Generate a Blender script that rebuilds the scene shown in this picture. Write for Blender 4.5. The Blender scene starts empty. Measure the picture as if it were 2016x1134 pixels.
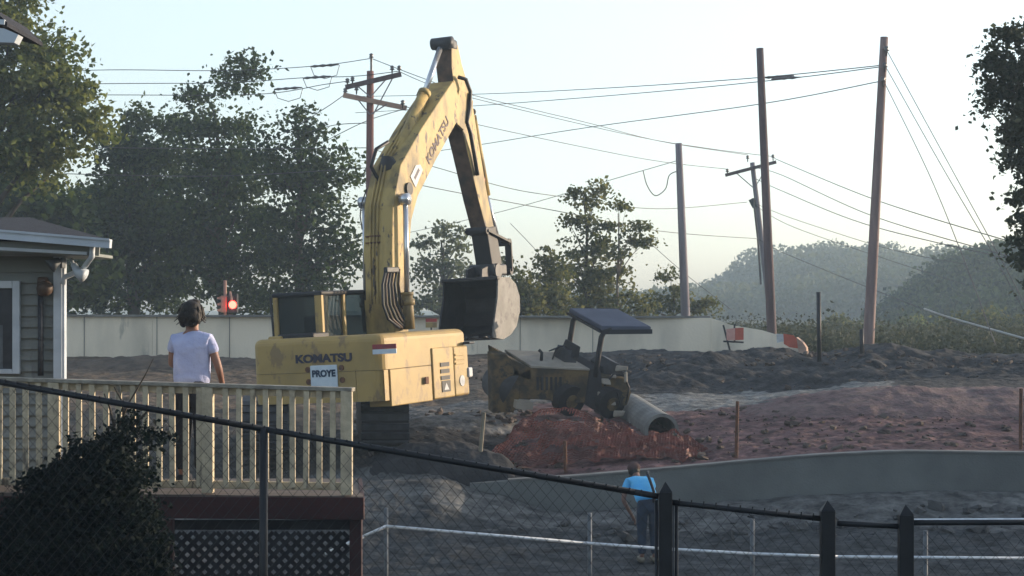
import bpy, bmesh, math, random
import numpy as np
from mathutils import Vector, Matrix, Euler, noise as mnoise

SC = bpy.context.scene
COL = SC.collection
random.seed(7)
RNG = np.random.default_rng(7)
R = math.radians

# ------------------------------------------------------------------ camera
F, CX, HZ, CAMZ = 3762.0, 1008.0, 610.0, 6.0      # focal length and horizon in photo pixels
cam = bpy.data.cameras.new('camera'); camo = bpy.data.objects.new('camera', cam); COL.objects.link(camo)
camo.location = (0, 0, CAMZ); camo.rotation_euler = (R(90), 0, 0)
cam.sensor_fit = 'HORIZONTAL'; cam.sensor_width = 36; cam.lens = 36*F/2016
cam.shift_y = (HZ-567)/2016; cam.clip_start = .1; cam.clip_end = 6000
SC.camera = camo

# ------------------------------------------------------------------ light
SUN_EL, SUN_AZ = 9.0, 66.0        # degrees; azimuth from +Y (away from camera) towards +X
w = bpy.data.worlds.new("World"); SC.world = w; w.use_nodes = True
nt = w.node_tree; bg = nt.nodes['Background']
sky = nt.nodes.new('ShaderNodeTexSky'); sky.sky_type = 'NISHITA'; sky.sun_disc = False
sky.sun_elevation = R(SUN_EL); sky.sun_rotation = R(SUN_AZ)
sky.air_density = 1.0; sky.dust_density = 1.5; sky.ozone_density = 2.5
hs0 = nt.nodes.new('ShaderNodeHueSaturation'); hs0.inputs['Saturation'].default_value = .60
nt.links.new(sky.outputs[0], hs0.inputs['Color']); nt.links.new(hs0.outputs[0], bg.inputs[0]); bg.inputs[1].default_value = 0.15
sl = bpy.data.lights.new('sun', 'SUN'); sl.energy = 3.4; sl.angle = R(.5); sl.color = (1, .78, .55)
so = bpy.data.objects.new('sun', sl); COL.objects.link(so)
sd = Vector((math.sin(R(SUN_AZ))*math.cos(R(SUN_EL)), math.cos(R(SUN_AZ))*math.cos(R(SUN_EL)), math.sin(R(SUN_EL))))
so.rotation_euler = (-sd).to_track_quat('-Z', 'Y').to_euler(); so.location = (60, 30, 40)
SC.view_settings.view_transform = 'Standard'; SC.view_settings.look = 'None'
SC.view_settings.exposure = 1.46; SC.view_settings.gamma = 1
SC.cycles.volume_bounces = 1; SC.cycles.max_bounces = 8; SC.cycles.transparent_max_bounces = 12

# ------------------------------------------------------------------ helpers
def P(x, y, D): return Vector(((x-CX)/F*D, D, CAMZ-(y-HZ)/F*D))
def X_(x, D): return (x-CX)/F*D
def Z_(y, D): return CAMZ-(y-HZ)/F*D

def mat(name, c1, c2=None, scale=6, rough=.75, metal=0, bump=0, bscale=None, detail=5, contrast=(.35, .65), stretch=None, spec=.3, emit=None, spots=None):
    m = bpy.data.materials.new(name); m.use_nodes = True; t = m.node_tree; b = t.nodes['Principled BSDF']
    b.inputs['Roughness'].default_value = rough; b.inputs['Metallic'].default_value = metal
    b.inputs['Specular IOR Level'].default_value = spec
    tc = t.nodes.new('ShaderNodeTexCoord'); mp = t.nodes.new('ShaderNodeMapping'); t.links.new(tc.outputs['Object'], mp.inputs[0])
    if stretch: mp.inputs['Scale'].default_value = stretch
    n = t.nodes.new('ShaderNodeTexNoise'); n.inputs['Scale'].default_value = scale; n.inputs['Detail'].default_value = detail
    t.links.new(mp.outputs[0], n.inputs[0])
    r = t.nodes.new('ShaderNodeValToRGB'); r.color_ramp.elements[0].position = contrast[0]; r.color_ramp.elements[1].position = contrast[1]
    if c2 is None: c2 = tuple(v*.72 for v in c1)
    if not emit: c1 = tuple(v*.76 for v in c1); c2 = tuple(v*.76 for v in c2)
    r.color_ramp.elements[0].color = (*c2, 1); r.color_ramp.elements[1].color = (*c1, 1)
    t.links.new(n.outputs[0], r.inputs[0]); t.links.new(r.outputs[0], b.inputs['Base Color'])
    if spots:
        n3 = t.nodes.new('ShaderNodeTexNoise'); n3.inputs['Scale'].default_value = spots[1]; n3.inputs['Detail'].default_value = 7; n3.inputs['Roughness'].default_value = .65
        m3_ = t.nodes.new('ShaderNodeMapping'); m3_.inputs['Scale'].default_value = spots[3] if len(spots) > 3 else (1,1,1); m3_.inputs['Location'].default_value = (3.1,5.7,1.3)
        t.links.new(tc.outputs['Object'], m3_.inputs[0]); t.links.new(m3_.outputs[0], n3.inputs[0])
        r3 = t.nodes.new('ShaderNodeValToRGB'); r3.color_ramp.elements[0].position = spots[2]; r3.color_ramp.elements[1].position = spots[2]+.06
        t.links.new(n3.outputs[0], r3.inputs[0]); mx = t.nodes.new('ShaderNodeMix'); mx.data_type = 'RGBA'
        t.links.new(r3.outputs[0], mx.inputs[0]); t.links.new(r.outputs[0], mx.inputs[6]); mx.inputs[7].default_value = (*spots[0], 1); t.links.new(mx.outputs[2], b.inputs['Base Color'])
    if bump:
        n2 = t.nodes.new('ShaderNodeTexNoise'); n2.inputs['Scale'].default_value = bscale or scale*4; n2.inputs['Detail'].default_value = 6
        t.links.new(tc.outputs['Object'], n2.inputs[0])
        bu = t.nodes.new('ShaderNodeBump'); bu.inputs['Strength'].default_value = bump; bu.inputs['Distance'].default_value = .05
        t.links.new(n2.outputs[0], bu.inputs['Height']); t.links.new(bu.outputs[0], b.inputs['Normal'])
    if emit:
        b.inputs['Emission Color'].default_value = (*emit[0], 1); b.inputs['Emission Strength'].default_value = emit[1]
    return m

def leafmat(name, c1, c2, transl=.35, tc=None, scale=.35):
    m = bpy.data.materials.new(name); m.use_nodes = True; t = m.node_tree; b = t.nodes['Principled BSDF']; out = t.nodes['Material Output']
    b.inputs['Roughness'].default_value = .7; b.inputs['Specular IOR Level'].default_value = .08
    co = t.nodes.new('ShaderNodeTexCoord'); n = t.nodes.new('ShaderNodeTexNoise'); n.inputs['Scale'].default_value = scale; n.inputs['Detail'].default_value = 3
    t.links.new(co.outputs['Object'], n.inputs[0])
    g = t.nodes.new('ShaderNodeNewGeometry')
    ma = t.nodes.new('ShaderNodeMath'); ma.operation = 'MULTIPLY_ADD'; ma.inputs[1].default_value = .45; ma.inputs[2].default_value = -.22
    t.links.new(g.outputs['Random Per Island'], ma.inputs[0])
    ad = t.nodes.new('ShaderNodeMath'); ad.operation = 'ADD'; t.links.new(ma.outputs[0], ad.inputs[0]); t.links.new(n.outputs[0], ad.inputs[1])
    r = t.nodes.new('ShaderNodeValToRGB'); r.color_ramp.elements[0].position = .3; r.color_ramp.elements[1].position = .72
    r.color_ramp.elements[0].color = (*c1, 1); r.color_ramp.elements[1].color = (*c2, 1)
    t.links.new(ad.outputs[0], r.inputs[0]); t.links.new(r.outputs[0], b.inputs['Base Color'])
    tr = t.nodes.new('ShaderNodeBsdfTranslucent'); mx = t.nodes.new('ShaderNodeMixShader'); mx.inputs[0].default_value = transl
    hs = t.nodes.new('ShaderNodeHueSaturation'); hs.inputs['Value'].default_value = 1.5; hs.inputs['Saturation'].default_value = 1.1
    t.links.new(r.outputs[0], hs.inputs['Color']); t.links.new(hs.outputs[0], tr.inputs[0])
    t.links.new(b.outputs[0], mx.inputs[1]); t.links.new(tr.outputs[0], mx.inputs[2]); t.links.new(mx.outputs[0], out.inputs[0])
    return m

M = dict(
    yellow=mat('worn_yellow_paint', (.47, .32, .105), (.34, .24, .09), 1.6, .55, bump=.08, contrast=(.25, .6), spots=((.22,.15,.07), 2.9, .565, (1,1,.55))),
    yellow_dirty=mat('dirty_yellow_paint', (.50, .36, .125), (.20, .15, .07), 2.4, .6, bump=.15, contrast=(.36, .56), stretch=(1, 1, .45), spots=((.075,.055,.04), 5.5, .575, (1,1,.45))),
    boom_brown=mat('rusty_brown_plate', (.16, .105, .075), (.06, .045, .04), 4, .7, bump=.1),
    rust=mat('rust', (.20, .09, .05), (.08, .045, .035), 9, .85),
    black=mat('black_steel', (.022, .024, .03), (.014, .015, .02), 5, .6, bump=.05),
    dark=mat('dark_grey_metal', (.06, .065, .075), (.03, .033, .04), 6, .55),
    bucketm=mat('scuffed_black_bucket', (.028, .027, .034), (.012, .012, .017), 4, .55, bump=.2),
    bucketside=mat('lit_worn_bucket_side', (.19, .185, .175), (.10, .10, .095), 3, .6, spots=((.05,.05,.05), 4, .55)),  # light on the outer right plate put into its paler colour
    chrome=mat('chrome_rod', (.75, .77, .8), (.6, .62, .66), 3, .22, metal=.7),
    glass=mat('cab_glass', (.035, .05, .055), (.02, .03, .035), 1.2, .15, spec=.6),
    hose=mat('rubber_hose', (.03, .03, .035), (.02, .02, .022), 5, .5),
    hoseb=mat('brown_hose', (.12, .075, .05), (.06, .04, .03), 5, .6),
    white=mat('white_paint', (.66, .68, .70), (.5, .52, .55), 8, .6),
    decal_white=mat('white_decal', (.72, .80, .86), (.62, .72, .8), 10, .5),
    decal_blue=mat('blue_lettering', (.01, .05, .10), (.012, .03, .07), 10, .5),
    decal_red=mat('red_decal', (.35, .05, .06), (.25, .05, .06), 10, .5),
    decal_navy=mat('navy_lettering', (.03, .03, .055), (.05, .045, .07), 12, .6),
    decal_purple=mat('faded_purple_lettering', (.10, .08, .12), (.20, .15, .12), 9, .7),
    concrete=mat('weathered_concrete', (1.0, .88, .70), (.66, .59, .48), .8, .9, bump=.15, bscale=14, stretch=(1, 1, .35), contrast=(.3, .55), spots=((.40,.37,.31), .8, .60, (1,1,.3))),
    shotcrete=mat('grey_rendered_concrete', (.20, .215, .208), (.15, .16, .157), 1.2, .9, bump=.3, bscale=30),
    cap=mat('pale_concrete_edge', (.26, .26, .25), (.17, .17, .165), 2, .9, bump=.2),
    pipe=mat('concrete_pipe', (.27, .275, .26), (.18, .185, .18), 3, .85, bump=.15),
    siding=mat('grey_vinyl_siding', (.27, .29, .275), (.20, .215, .205), 1.5, .6, bump=.03, spots=((.13,.135,.13), 2.2, .6, (1,1,.3))),
    trim=mat('bluish_white_trim', (.62, .68, .74), (.5, .56, .62), 4, .5),
    shingle=mat('dark_roof_shingle', (.035, .038, .05), (.02, .022, .03), 14, .9, bump=.4),
    rail=mat('weathered_cream_rail', (.68, .59, .42), (.44, .38, .28), 9, .8, spots=((.16,.14,.11), 7, .60, (1,1,.3)), bump=.25, bscale=30, contrast=(.3, .6)),
    railcap=mat('weathered_rail_cap', (.42, .40, .33), (.24, .22, .19), 8, .85, bump=.25, bscale=25),
    deck=mat('deck_board', (.16, .13, .11), (.09, .075, .065), 5, .85, stretch=(.3, 3, 1)),
    redwood=mat('dark_red_stain', (.060, .020, .020), (.028, .013, .015), 3, .75, stretch=(.3, 1, 1), bump=.1),
    lattice=mat('black_lattice', (.03, .03, .035), (.018, .018, .022), 8, .8),
    blackfence=mat('black_coated_metal', (.018, .02, .024), (.012, .013, .016), 8, .5),
    mesh=mat('dark_chain_wire', (.03, .033, .036), (.02, .022, .025), 8, .6),
    galv=mat('galvanised_steel', (.95, 1, 1.05), (.7, .75, .8), 12, .45, metal=.1),
    galvpost=mat('dull_galvanised_post', (.17, .19, .21), (.11, .125, .14), 12, .6, metal=.2),
    polewood=mat('brown_pole_wood', (.33, .24, .22), (.20, .14, .135), 5, .85, stretch=(1, 1, .12), bump=.3),
    polered=mat('reddish_pole_wood', (.24, .11, .10), (.13, .065, .065), 5, .85, stretch=(1, 1, .12), bump=.3),
    polegrey=mat('grey_pole_wood', (.30, .27, .29), (.20, .175, .20), 5, .85, stretch=(1, 1, .12), bump=.3),
    poledark=mat('dark_pole_wood', (.15, .105, .11), (.085, .06, .068), 5, .85, stretch=(1, 1, .12), bump=.3),
    armpale=mat('sunlit_crossarm_wood', (.55, .38, .29), (.36, .24, .19), 5, .85, stretch=(.2, 1, 1)),  # warm sunlight on the lower crossarm put into its wood colour
    wire=mat('weathered_cable', (.10, .10, .11), (.07, .07, .08), 5, .6),
    wirepale=mat('pale_cable', (.5, .5, .46), (.4, .4, .38), 5, .6),
    insul=mat('insulator', (.20, .19, .19), (.12, .11, .12), 10, .35),
    bark=mat('bark', (.085, .07, .055), (.045, .038, .03), 4, .9, bump=.4, stretch=(1, 1, .3)),
    barkpale=mat('pale_bark', (.20, .17, .14), (.12, .10, .08), 4, .9, bump=.2),
    orange_net=mat('orange_red_netting', (.24, .075, .055), (.11, .045, .037), 2.2, .7),
    soilred=mat('reddish_soil', (.215, .135, .128), (.11, .075, .072), 5, .95, bump=.6, bscale=14),
    soilbrown=mat('brown_soil', (.14, .105, .08), (.07, .055, .045), 3, .95, bump=.6, bscale=10),
    rock=mat('grey_rubble', (.12, .12, .12), (.06, .063, .066), 3, .95, bump=.4),
    rockbrown=mat('brown_rubble', (.14, .11, .09), (.08, .062, .055), 3, .95, bump=.4),
    stake=mat('pale_wood_stake', (.30, .27, .20), (.2, .18, .14), 6, .85),
    plastic=mat('white_plastic_scrap', (.75, .72, .72), (.6, .57, .56), 7, .6),
    boardorange=mat('orange_board', (.62, .13, .08), (.5, .11, .07), 6, .6),
    boardpink=mat('sun_faded_pink_board', (.75, .42, .36), (.65, .33, .28), 6, .6),
    skin=mat('skin', (.36, .20, .145), (.30, .16, .12), 6, .55),
    skindark=mat('tanned_skin', (.25, .15, .115), (.20, .11, .09), 6, .55),
    tee=mat('pale_blue_white_cotton', (.60, .64, .88), (.48, .52, .78), 7, .85, bump=.9, bscale=7),
    bluetee=mat('bright_blue_cotton', (.10, .50, .98), (.14, .58, 1.0), 6, .8, bump=.15),
    hair=mat('dark_brown_hair', (.028, .022, .018), (.014, .012, .011), 20, .6, bump=.3),
    pants=mat('dark_trousers', (.02, .022, .03), (.014, .015, .02), 6, .9),
    jeans=mat('dark_blue_jeans', (.035, .055, .09), (.02, .033, .06), 8, .9),
    shoe=mat('tan_shoes', (.26, .24, .18), (.18, .16, .12), 8, .8),
    capred=mat('brown_red_cap', (.10, .055, .05), (.07, .04, .04), 8, .9),
    redlamp=mat('lit_red_lens', (.6, .02, .02), (.5, .02, .02), 5, .4, emit=((1, .03, .02), 9)),
    signalbody=mat('faded_salmon_signal_housing', (.45, .26, .20), (.3, .17, .14), 8, .6),
    red=mat('red_plastic', (.5, .05, .04), (.35, .04, .04), 8, .5),
    canopy=mat('blue_grey_painted_roof', (.085, .10, .15), (.06, .07, .11), 2, .5),
    olive=mat('muddy_ochre_paint', (.17, .12, .055), (.055, .045, .032), 3, .8, bump=.25, contrast=(.42, .58), spots=((.03,.028,.026), 2.3, .56)),
    greyhood=mat('pale_grey_hood', (.40, .37, .31), (.28, .26, .22), 3, .7),  # paler than the ochre body
)

gt = M['glass'].node_tree; go_ = gt.nodes['Material Output']; gx = gt.nodes.new('ShaderNodeMixShader'); gtr = gt.nodes.new('ShaderNodeBsdfTransparent'); gtr.inputs[0].default_value = (.55,.65,.68,1)
gx.inputs[0].default_value = .55; gt.links.new(gtr.outputs[0], gx.inputs[1]); gt.links.new(gt.nodes['Principled BSDF'].outputs[0], gx.inputs[2]); gt.links.new(gx.outputs[0], go_.inputs[0])
gt.nodes['Principled BSDF'].inputs['Specular IOR Level'].default_value = .3

class MB:
    def __init__(s): s.v = []; s.f = []; s.mi = []
    def add(s, vs, fs, mi=0):
        n = len(s.v); s.v += [Vector(v) for v in vs]; s.f += [[i+n for i in f] for f in fs]; s.mi += [mi]*len(fs); return s
    def box(s, a, b, mt=None, mi=0):
        x0, y0, z0 = a; x1, y1, z1 = b
        vs = [Vector(p) for p in ((x0,y0,z0),(x1,y0,z0),(x1,y1,z0),(x0,y1,z0),(x0,y0,z1),(x1,y0,z1),(x1,y1,z1),(x0,y1,z1))]
        if mt: vs = [mt @ v for v in vs]
        return s.add(vs, [(0,3,2,1),(4,5,6,7),(0,1,5,4),(1,2,6,5),(2,3,7,6),(3,0,4,7)], mi)
    def rbox(s, a, b, bev=.05, seg=3, mt=None, mi=0, jitter=0):
        bm = bmesh.new(); bmesh.ops.create_cube(bm, size=1)
        for v in bm.verts: v.co = Vector([(a[i]+b[i])/2+v.co[i]*(b[i]-a[i]) for i in range(3)])
        bmesh.ops.bevel(bm, geom=bm.edges[:], offset=bev, segments=seg, affect='EDGES', profile=.5)
        s.bm(bm, mt, mi, jitter); return s
    def bm(s, bm, mt=None, mi=0, jitter=0):
        bm.verts.index_update()
        vs = [(mt @ v.co) if mt else v.co.copy() for v in bm.verts]
        if jitter: vs = [v+mnoise.noise_vector(v*3)*jitter for v in vs]
        s.add(vs, [[q.index for q in f.verts] for f in bm.faces], mi); bm.free()
    def tube(s, pts, r, n=8, cap=True, mi=0):
        pts = [Vector(p) for p in pts]; k = len(pts); rr = r if isinstance(r, (list, tuple)) else [r]*k
        base = len(s.v); up = None
        for i, p in enumerate(pts):
            t = (pts[min(i+1, k-1)]-pts[max(i-1, 0)]).normalized()
            if up is None: up = Vector((0, 0, 1)) if abs(t.z) < .9 else Vector((1, 0, 0))
            a = t.cross(up).normalized(); b = a.cross(t).normalized(); up = b
            for j in range(n):
                an = 2*math.pi*j/n; s.v.append(p+a*math.cos(an)*rr[i]+b*math.sin(an)*rr[i])
        for i in range(k-1):
            for j in range(n):
                s.f.append([base+i*n+j, base+i*n+(j+1) % n, base+(i+1)*n+(j+1) % n, base+(i+1)*n+j]); s.mi.append(mi)
        if cap:
            s.f.append([base+j for j in range(n)][::-1]); s.f.append([base+(k-1)*n+j for j in range(n)]); s.mi += [mi, mi]
        return s
    def bar(s, p, q, w, h, mi=0, up=(0, 0, 1)):
        p = Vector(p); q = Vector(q); t = (q-p).normalized(); u = Vector(up)
        a = t.cross(u)
        if a.length < .01: a = t.cross(Vector((1, 0, 0)))
        a.normalize(); b = a.cross(t).normalized()
        vs = [c+a*sx*w/2+b*sz*h/2 for c in (p, q) for sx, sz in ((-1,-1),(1,-1),(1,1),(-1,1))]
        return s.add(vs, [(0,1,2,3),(7,6,5,4),(0,4,5,1),(1,5,6,2),(2,6,7,3),(3,7,4,0)], mi)
    def prism(s, pts, ext, mi=0):
        pts = [Vector(p) for p in pts]; n = len(pts); e = Vector(ext)
        return s.add(pts+[p+e for p in pts], [list(range(n))[::-1], list(range(n, 2*n))]+[[i, (i+1) % n, n+(i+1) % n, n+i] for i in range(n)], mi)
    def sphere(s, c, r, n=10, sc=(1, 1, 1), jitter=0, mi=0):
        bm = bmesh.new(); bmesh.ops.create_icosphere(bm, subdivisions=2 if n < 12 else 3, radius=1)
        for v in bm.verts:
            d = 1+(mnoise.noise(v.co*1.7+Vector(c)*3.1)*jitter if jitter else 0)
            v.co = Vector(c)+Vector((v.co.x*r*sc[0], v.co.y*r*sc[1], v.co.z*r*sc[2]))*d
        s.bm(bm, mi=mi); return s
    def build(s, name, m, parent=None, smooth=False, world=True, origin=None, bevel=0):
        me = bpy.data.meshes.new(name)
        o = bpy.data.objects.new(name, me)
        off = Vector((0, 0, 0))
        if parent is not None:
            o.parent = parent
            if world:
                q = parent
                while q is not None: off = off+q.location; q = q.parent
        else:
            if origin is None:
                mn = Vector([min(v[i] for v in s.v) for i in range(3)]); mx = Vector([max(v[i] for v in s.v) for i in range(3)])
                origin = Vector(((mn.x+mx.x)/2, (mn.y+mx.y)/2, mn.z))
            off = Vector(origin); o.location = off
        me.from_pydata([tuple(v-off) for v in s.v], [], s.f)
        for mm in (m if isinstance(m, list) else [m]): me.materials.append(M[mm] if isinstance(mm, str) else mm)
        if isinstance(m, list): me.polygons.foreach_set('material_index', s.mi)
        if smooth: me.polygons.foreach_set('use_smooth', [True]*len(me.polygons))
        me.update()
        bm = bmesh.new(); bm.from_mesh(me); bmesh.ops.recalc_face_normals(bm, faces=bm.faces); bm.to_mesh(me); bm.free()
        if bevel:
            b = o.modifiers.new('bevel', 'BEVEL'); b.width = bevel; b.segments = 2; b.limit_method = 'ANGLE'
        COL.objects.link(o); return o

def tag(o, label=None, cat=None, group=None, kind=None):
    if label: o['label'] = label
    if cat: o['category'] = cat
    if group: o['group'] = group
    if kind: o['kind'] = kind
    return o
def empty(name, loc, label, cat, group=None, rot=None):
    o = bpy.data.objects.new(name, None); COL.objects.link(o); o.location = loc; o.empty_display_size = .3
    if rot is not None: o.rotation_euler = rot
    return tag(o, label, cat, group)

def fbm(x, y, oct=4, seed=0):
    """numpy value noise"""
    tot = np.zeros_like(x, dtype=float); amp = 1.; fr = 1.; s = 0
    for k in range(oct):
        xi = np.floor(x*fr); yi = np.floor(y*fr); xf = x*fr-xi; yf = y*fr-yi
        u = xf*xf*(3-2*xf); v = yf*yf*(3-2*yf)
        def h(a, b):
            q = np.sin(a*127.1+b*311.7+seed*74.7+k*19.3)*43758.5453; return q-np.floor(q)
        n = (h(xi, yi)*(1-u)+h(xi+1, yi)*u)*(1-v)+(h(xi, yi+1)*(1-u)+h(xi+1, yi+1)*u)*v
        tot += amp*(n-.5); s += amp; amp *= .5; fr *= 2.03
    return tot/s*2

def npmesh(name, V, Fq, m, parent=None, origin=(0, 0, 0), smooth=False):
    me = bpy.data.meshes.new(name); n = len(V); k = len(Fq)
    off = np.array(origin, dtype=float)
    me.vertices.add(n); me.vertices.foreach_set('co', (V-off).astype(np.float32).ravel())
    me.loops.add(k*4); me.loops.foreach_set('vertex_index', Fq.astype(np.int32).ravel())
    me.polygons.add(k); me.polygons.foreach_set('loop_start', np.arange(0, k*4, 4, dtype=np.int32))
    me.polygons.foreach_set('use_smooth', np.full(k, smooth))
    me.materials.append(M[m] if isinstance(m, str) else m); me.update(calc_edges=True); me.validate()
    o = bpy.data.objects.new(name, me); COL.objects.link(o)
    if parent is not None: o.parent = parent
    else: o.location = origin
    return o

# ------------------------------------------------------------------ ground
# rows: depth; columns: photo-pixel bearing.  value z from pixel height at that depth
GD = [31, 33, 35, 35.82, 36.02, 38, 40, 42, 44, 46, 48, 50, 52, 55, 58, 61]
GC = {
 -300: [1107,1060,1000,975,960,900,862,840,820,805,790,775,755,735,715,700],
 500:  [1107,1060,1000,975,960,900,862,840,820,805,790,775,755,735,715,700],
 700:  [1107,1035,955,940,920,868,850,838,822,806,790,775,755,735,715,700],
 850:  [1107,1040,952,935,915,872,832,815,808,795,782,765,745,725,705,698],
 960:  [1107,1055,985,965,935,905,822,812,800,788,772,755,735,715,700,694],
 1100: [1107,1060,1012,1005,942,905,855,818,800,785,768,750,730,712,698,693],
 1300: [1107,1060,1003,998,926,888,850,822,803,788,768,735,712,700,694,692],
 1450: [1105,1055,990,985,912,872,840,812,800,790,778,745,712,699,697,697],
 1600: [1102,1045,978,975,899,862,828,798,782,775,765,735,705,697,700,702],
 1740: [1100,1040,970,968,893,858,822,790,765,758,750,722,694,684,698,704],
 1850: [1098,1038,968,966,892,858,822,790,768,756,746,724,705,700,702,706],
 2016: [1095,1038,970,968,893,860,825,795,772,758,744,722,706,702,704,706],
 2700: [1095,1038,970,968,893,860,825,795,772,758,744,722,706,702,704,706]}
gcx = sorted(GC)
GZ = np.array([[Z_(y, D) for y, D in zip(GC[c], GD)] for c in gcx])        # cols x rows
def ground_z(px, D):
    """px, D numpy arrays"""
    px = np.asarray(px, float); D = np.asarray(D, float)
    ci = np.clip(np.searchsorted(gcx, px)-1, 0, len(gcx)-2); g = np.array(gcx, float)
    t = np.clip((px-g[ci])/(g[ci+1]-g[ci]), 0, 1); t = t*t*(3-2*t)
    gd = np.array(GD, float)
    di = np.clip(np.searchsorted(gd, D)-1, 0, len(GD)-2); s = np.clip((D-gd[di])/(gd[di+1]-gd[di]), 0, 1)
    zf = (GZ[ci, di]*(1-t)+GZ[ci+1, di]*t)*(1-s)+(GZ[ci, di+1]*(1-t)+GZ[ci+1, di+1]*t)*s
    # near ground: plateau for the yard, falling to the street
    sl_ = np.interp(px, [-2500, 0, 2016, 4500], [3.9, 3.7, 3.1, 2.9])
    near = np.where(D < 13, sl_, np.interp(D, [13, 20, 26, 31], [1, 0, 0, 0])*0)
    z13 = sl_; z20 = np.full_like(sl_, 2.2); z26 = np.full_like(sl_, 1.62)
    z31 = GZ[ci, 0]*(1-t)+GZ[ci+1, 0]*t
    zn = np.where(D < 13, z13, np.where(D < 20, z13+(z20-z13)*(D-13)/7, np.where(D < 26, z20+(z26-z20)*(D-20)/6, z26+(z31-z26)*np.clip((D-26)/5, 0, 1))))
    z = np.where(D < 31, zn, zf)
    far = zf+(4.4-zf)*np.clip((D-61)/30, 0, 1)
    return np.where(D > 61, far, z)
def gz(px, D): return float(ground_z(np.array([px]), np.array([D]))[0])

rows = np.concatenate([np.linspace(-6, 24, 31)*0+np.linspace(1.2, 24, 31), np.linspace(24.5, 30, 14), np.arange(30.2, 35.7, .11), np.arange(35.76, 36.1, .04), np.arange(36.15, 62, .11), np.linspace(62.5, 80, 30), np.geomspace(84, 3000, 24)])
cols = np.concatenate([np.linspace(-60000, -6000, 10), np.linspace(-5000, -250, 30), np.arange(-200, 2250, 6.5), np.linspace(2300, 7000, 30), np.linspace(8000, 60000, 10)])
CC, DD = np.meshgrid(cols, rows)
ZZ = ground_z(CC, DD)
XX = (CC-CX)/F*DD
nz = fbm(XX*.55, DD*.55, 5, 1)
fine = fbm(XX*2.6, DD*2.6, 4, 2)
amp = np.where(DD < 30, .05, np.where(DD < 36, .03, .08))
amp = np.where((DD > 48.5) & (DD < 58) & (CC > 1150), .24, amp)
amp = np.where((DD > 44.2) & (DD < 48) & (CC > 1250), .035, amp)
amp = np.where((DD > 36.3) & (DD < 44) & (CC > 1400), .045, amp)
amp = np.where(DD > 62, .0, amp)
amp = np.where(np.abs(DD-36) < .6, .01, amp)
ZZ = ZZ+nz*amp*1.2+fine*amp*.55+fbm(XX*7, DD*7, 3, 31)*np.where((DD>30)&(DD<60), .035, 0)
# behind the camera: the grid starts 1.2 m ahead; one more row far behind
XX = np.vstack([XX[0]*0+(cols-CX)/F*1.2*40, XX]); DD2 = np.vstack([np.full_like(DD[0], -60.), DD]); ZZ = np.vstack([ZZ[0], ZZ])
nr, nc = XX.shape
V = np.stack([XX, DD2, ZZ], -1).reshape(-1, 3)
i = np.arange(nr-1)[:, None]*nc+np.arange(nc-1)[None]
Fq = np.stack([i, i+1, i+nc+1, i+nc], -1).reshape(-1, 4)
gm = bpy.data.materials.new('ground_soil'); gm.use_nodes = True; t = gm.node_tree; b = t.nodes['Principled BSDF']
b.inputs['Roughness'].default_value = .95; b.inputs['Specular IOR Level'].default_value = .15
at = t.nodes.new('ShaderNodeAttribute'); at.attribute_name = 'soil'
tc = t.nodes.new('ShaderNodeTexCoord'); n1 = t.nodes.new('ShaderNodeTexNoise'); n1.inputs['Scale'].default_value = 3.0; n1.inputs['Detail'].default_value = 9; n1.inputs['Roughness'].default_value = .7
t.links.new(tc.outputs['Object'], n1.inputs[0])
rp = t.nodes.new('ShaderNodeValToRGB'); rp.color_ramp.elements[0].position = .36; rp.color_ramp.elements[0].color = (.26, .26, .27, 1); rp.color_ramp.elements[1].position = .68; rp.color_ramp.elements[1].color = (1.25, 1.23, 1.2, 1)
t.links.new(n1.outputs[0], rp.inputs[0])
mu = t.nodes.new('ShaderNodeMix'); mu.data_type = 'RGBA'; mu.blend_type = 'MULTIPLY'; mu.inputs[0].default_value = 1
t.links.new(at.outputs['Color'], mu.inputs[6]); t.links.new(rp.outputs[0], mu.inputs[7]); t.links.new(mu.outputs[2], b.inputs['Base Color'])
bu = t.nodes.new('ShaderNodeBump'); bu.inputs['Strength'].default_value = .7; bu.inputs['Distance'].default_value = .12
n2 = t.nodes.new('ShaderNodeTexNoise'); n2.inputs['Scale'].default_value = 5; n2.inputs['Detail'].default_value = 8
t.links.new(tc.outputs['Object'], n2.inputs[0]); t.links.new(n2.outputs[0], bu.inputs['Height']); t.links.new(bu.outputs[0], b.inputs['Normal'])
ground = npmesh('ground', V, Fq, gm, smooth=True); tag(ground, kind='structure')
# soil colours: street gravel, red spoil, track and dark berm, and a painted-in dark hollow
px = np.vstack([cols[None], CC]); D_ = np.vstack([np.full((1, nc), 1.), DD])
wob = fbm(XX*.8, D_*.8, 4, 9)
pxw = px+wob*45; Dw = D_+wob*1.0
def m3(mask, a, b_): return np.where(mask[..., None], np.array(a), b_)
c = np.zeros((nr, nc, 3))+np.array((.062, .068, .072))
c = m3(Dw > 33.3, (.125, .13, .13), c)
c = m3((D_ > 36), (.075, .068, .060), c)
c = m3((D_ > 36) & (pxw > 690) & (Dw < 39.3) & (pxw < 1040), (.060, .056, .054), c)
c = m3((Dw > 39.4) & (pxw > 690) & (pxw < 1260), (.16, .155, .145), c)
c = m3((Dw > 37.3) & (Dw < 38.7) & (pxw > 780) & (pxw < 1045), (.022, .022, .024), c)  # darkness of the dug hollow put into the soil colour
c = m3((D_ > 36) & (pxw > 1035) & (Dw < 44.7), (.170, .100, .098), c)
c = m3((Dw > 43.4) & (Dw < 48) & (pxw > 1265) & (pxw < 1760), (.20, .205, .20), c)
c = m3((Dw > 44.4) & (pxw >= 1760), (.05, .05, .053), c)
c = m3((Dw > 48) & (pxw > 1000), (.045, .046, .050), c)
c = m3((Dw > 46) & (pxw <= 1000), (.15, .115, .085), c)
c = m3(D_ > 61.5, (.045, .055, .03), c)
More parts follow.
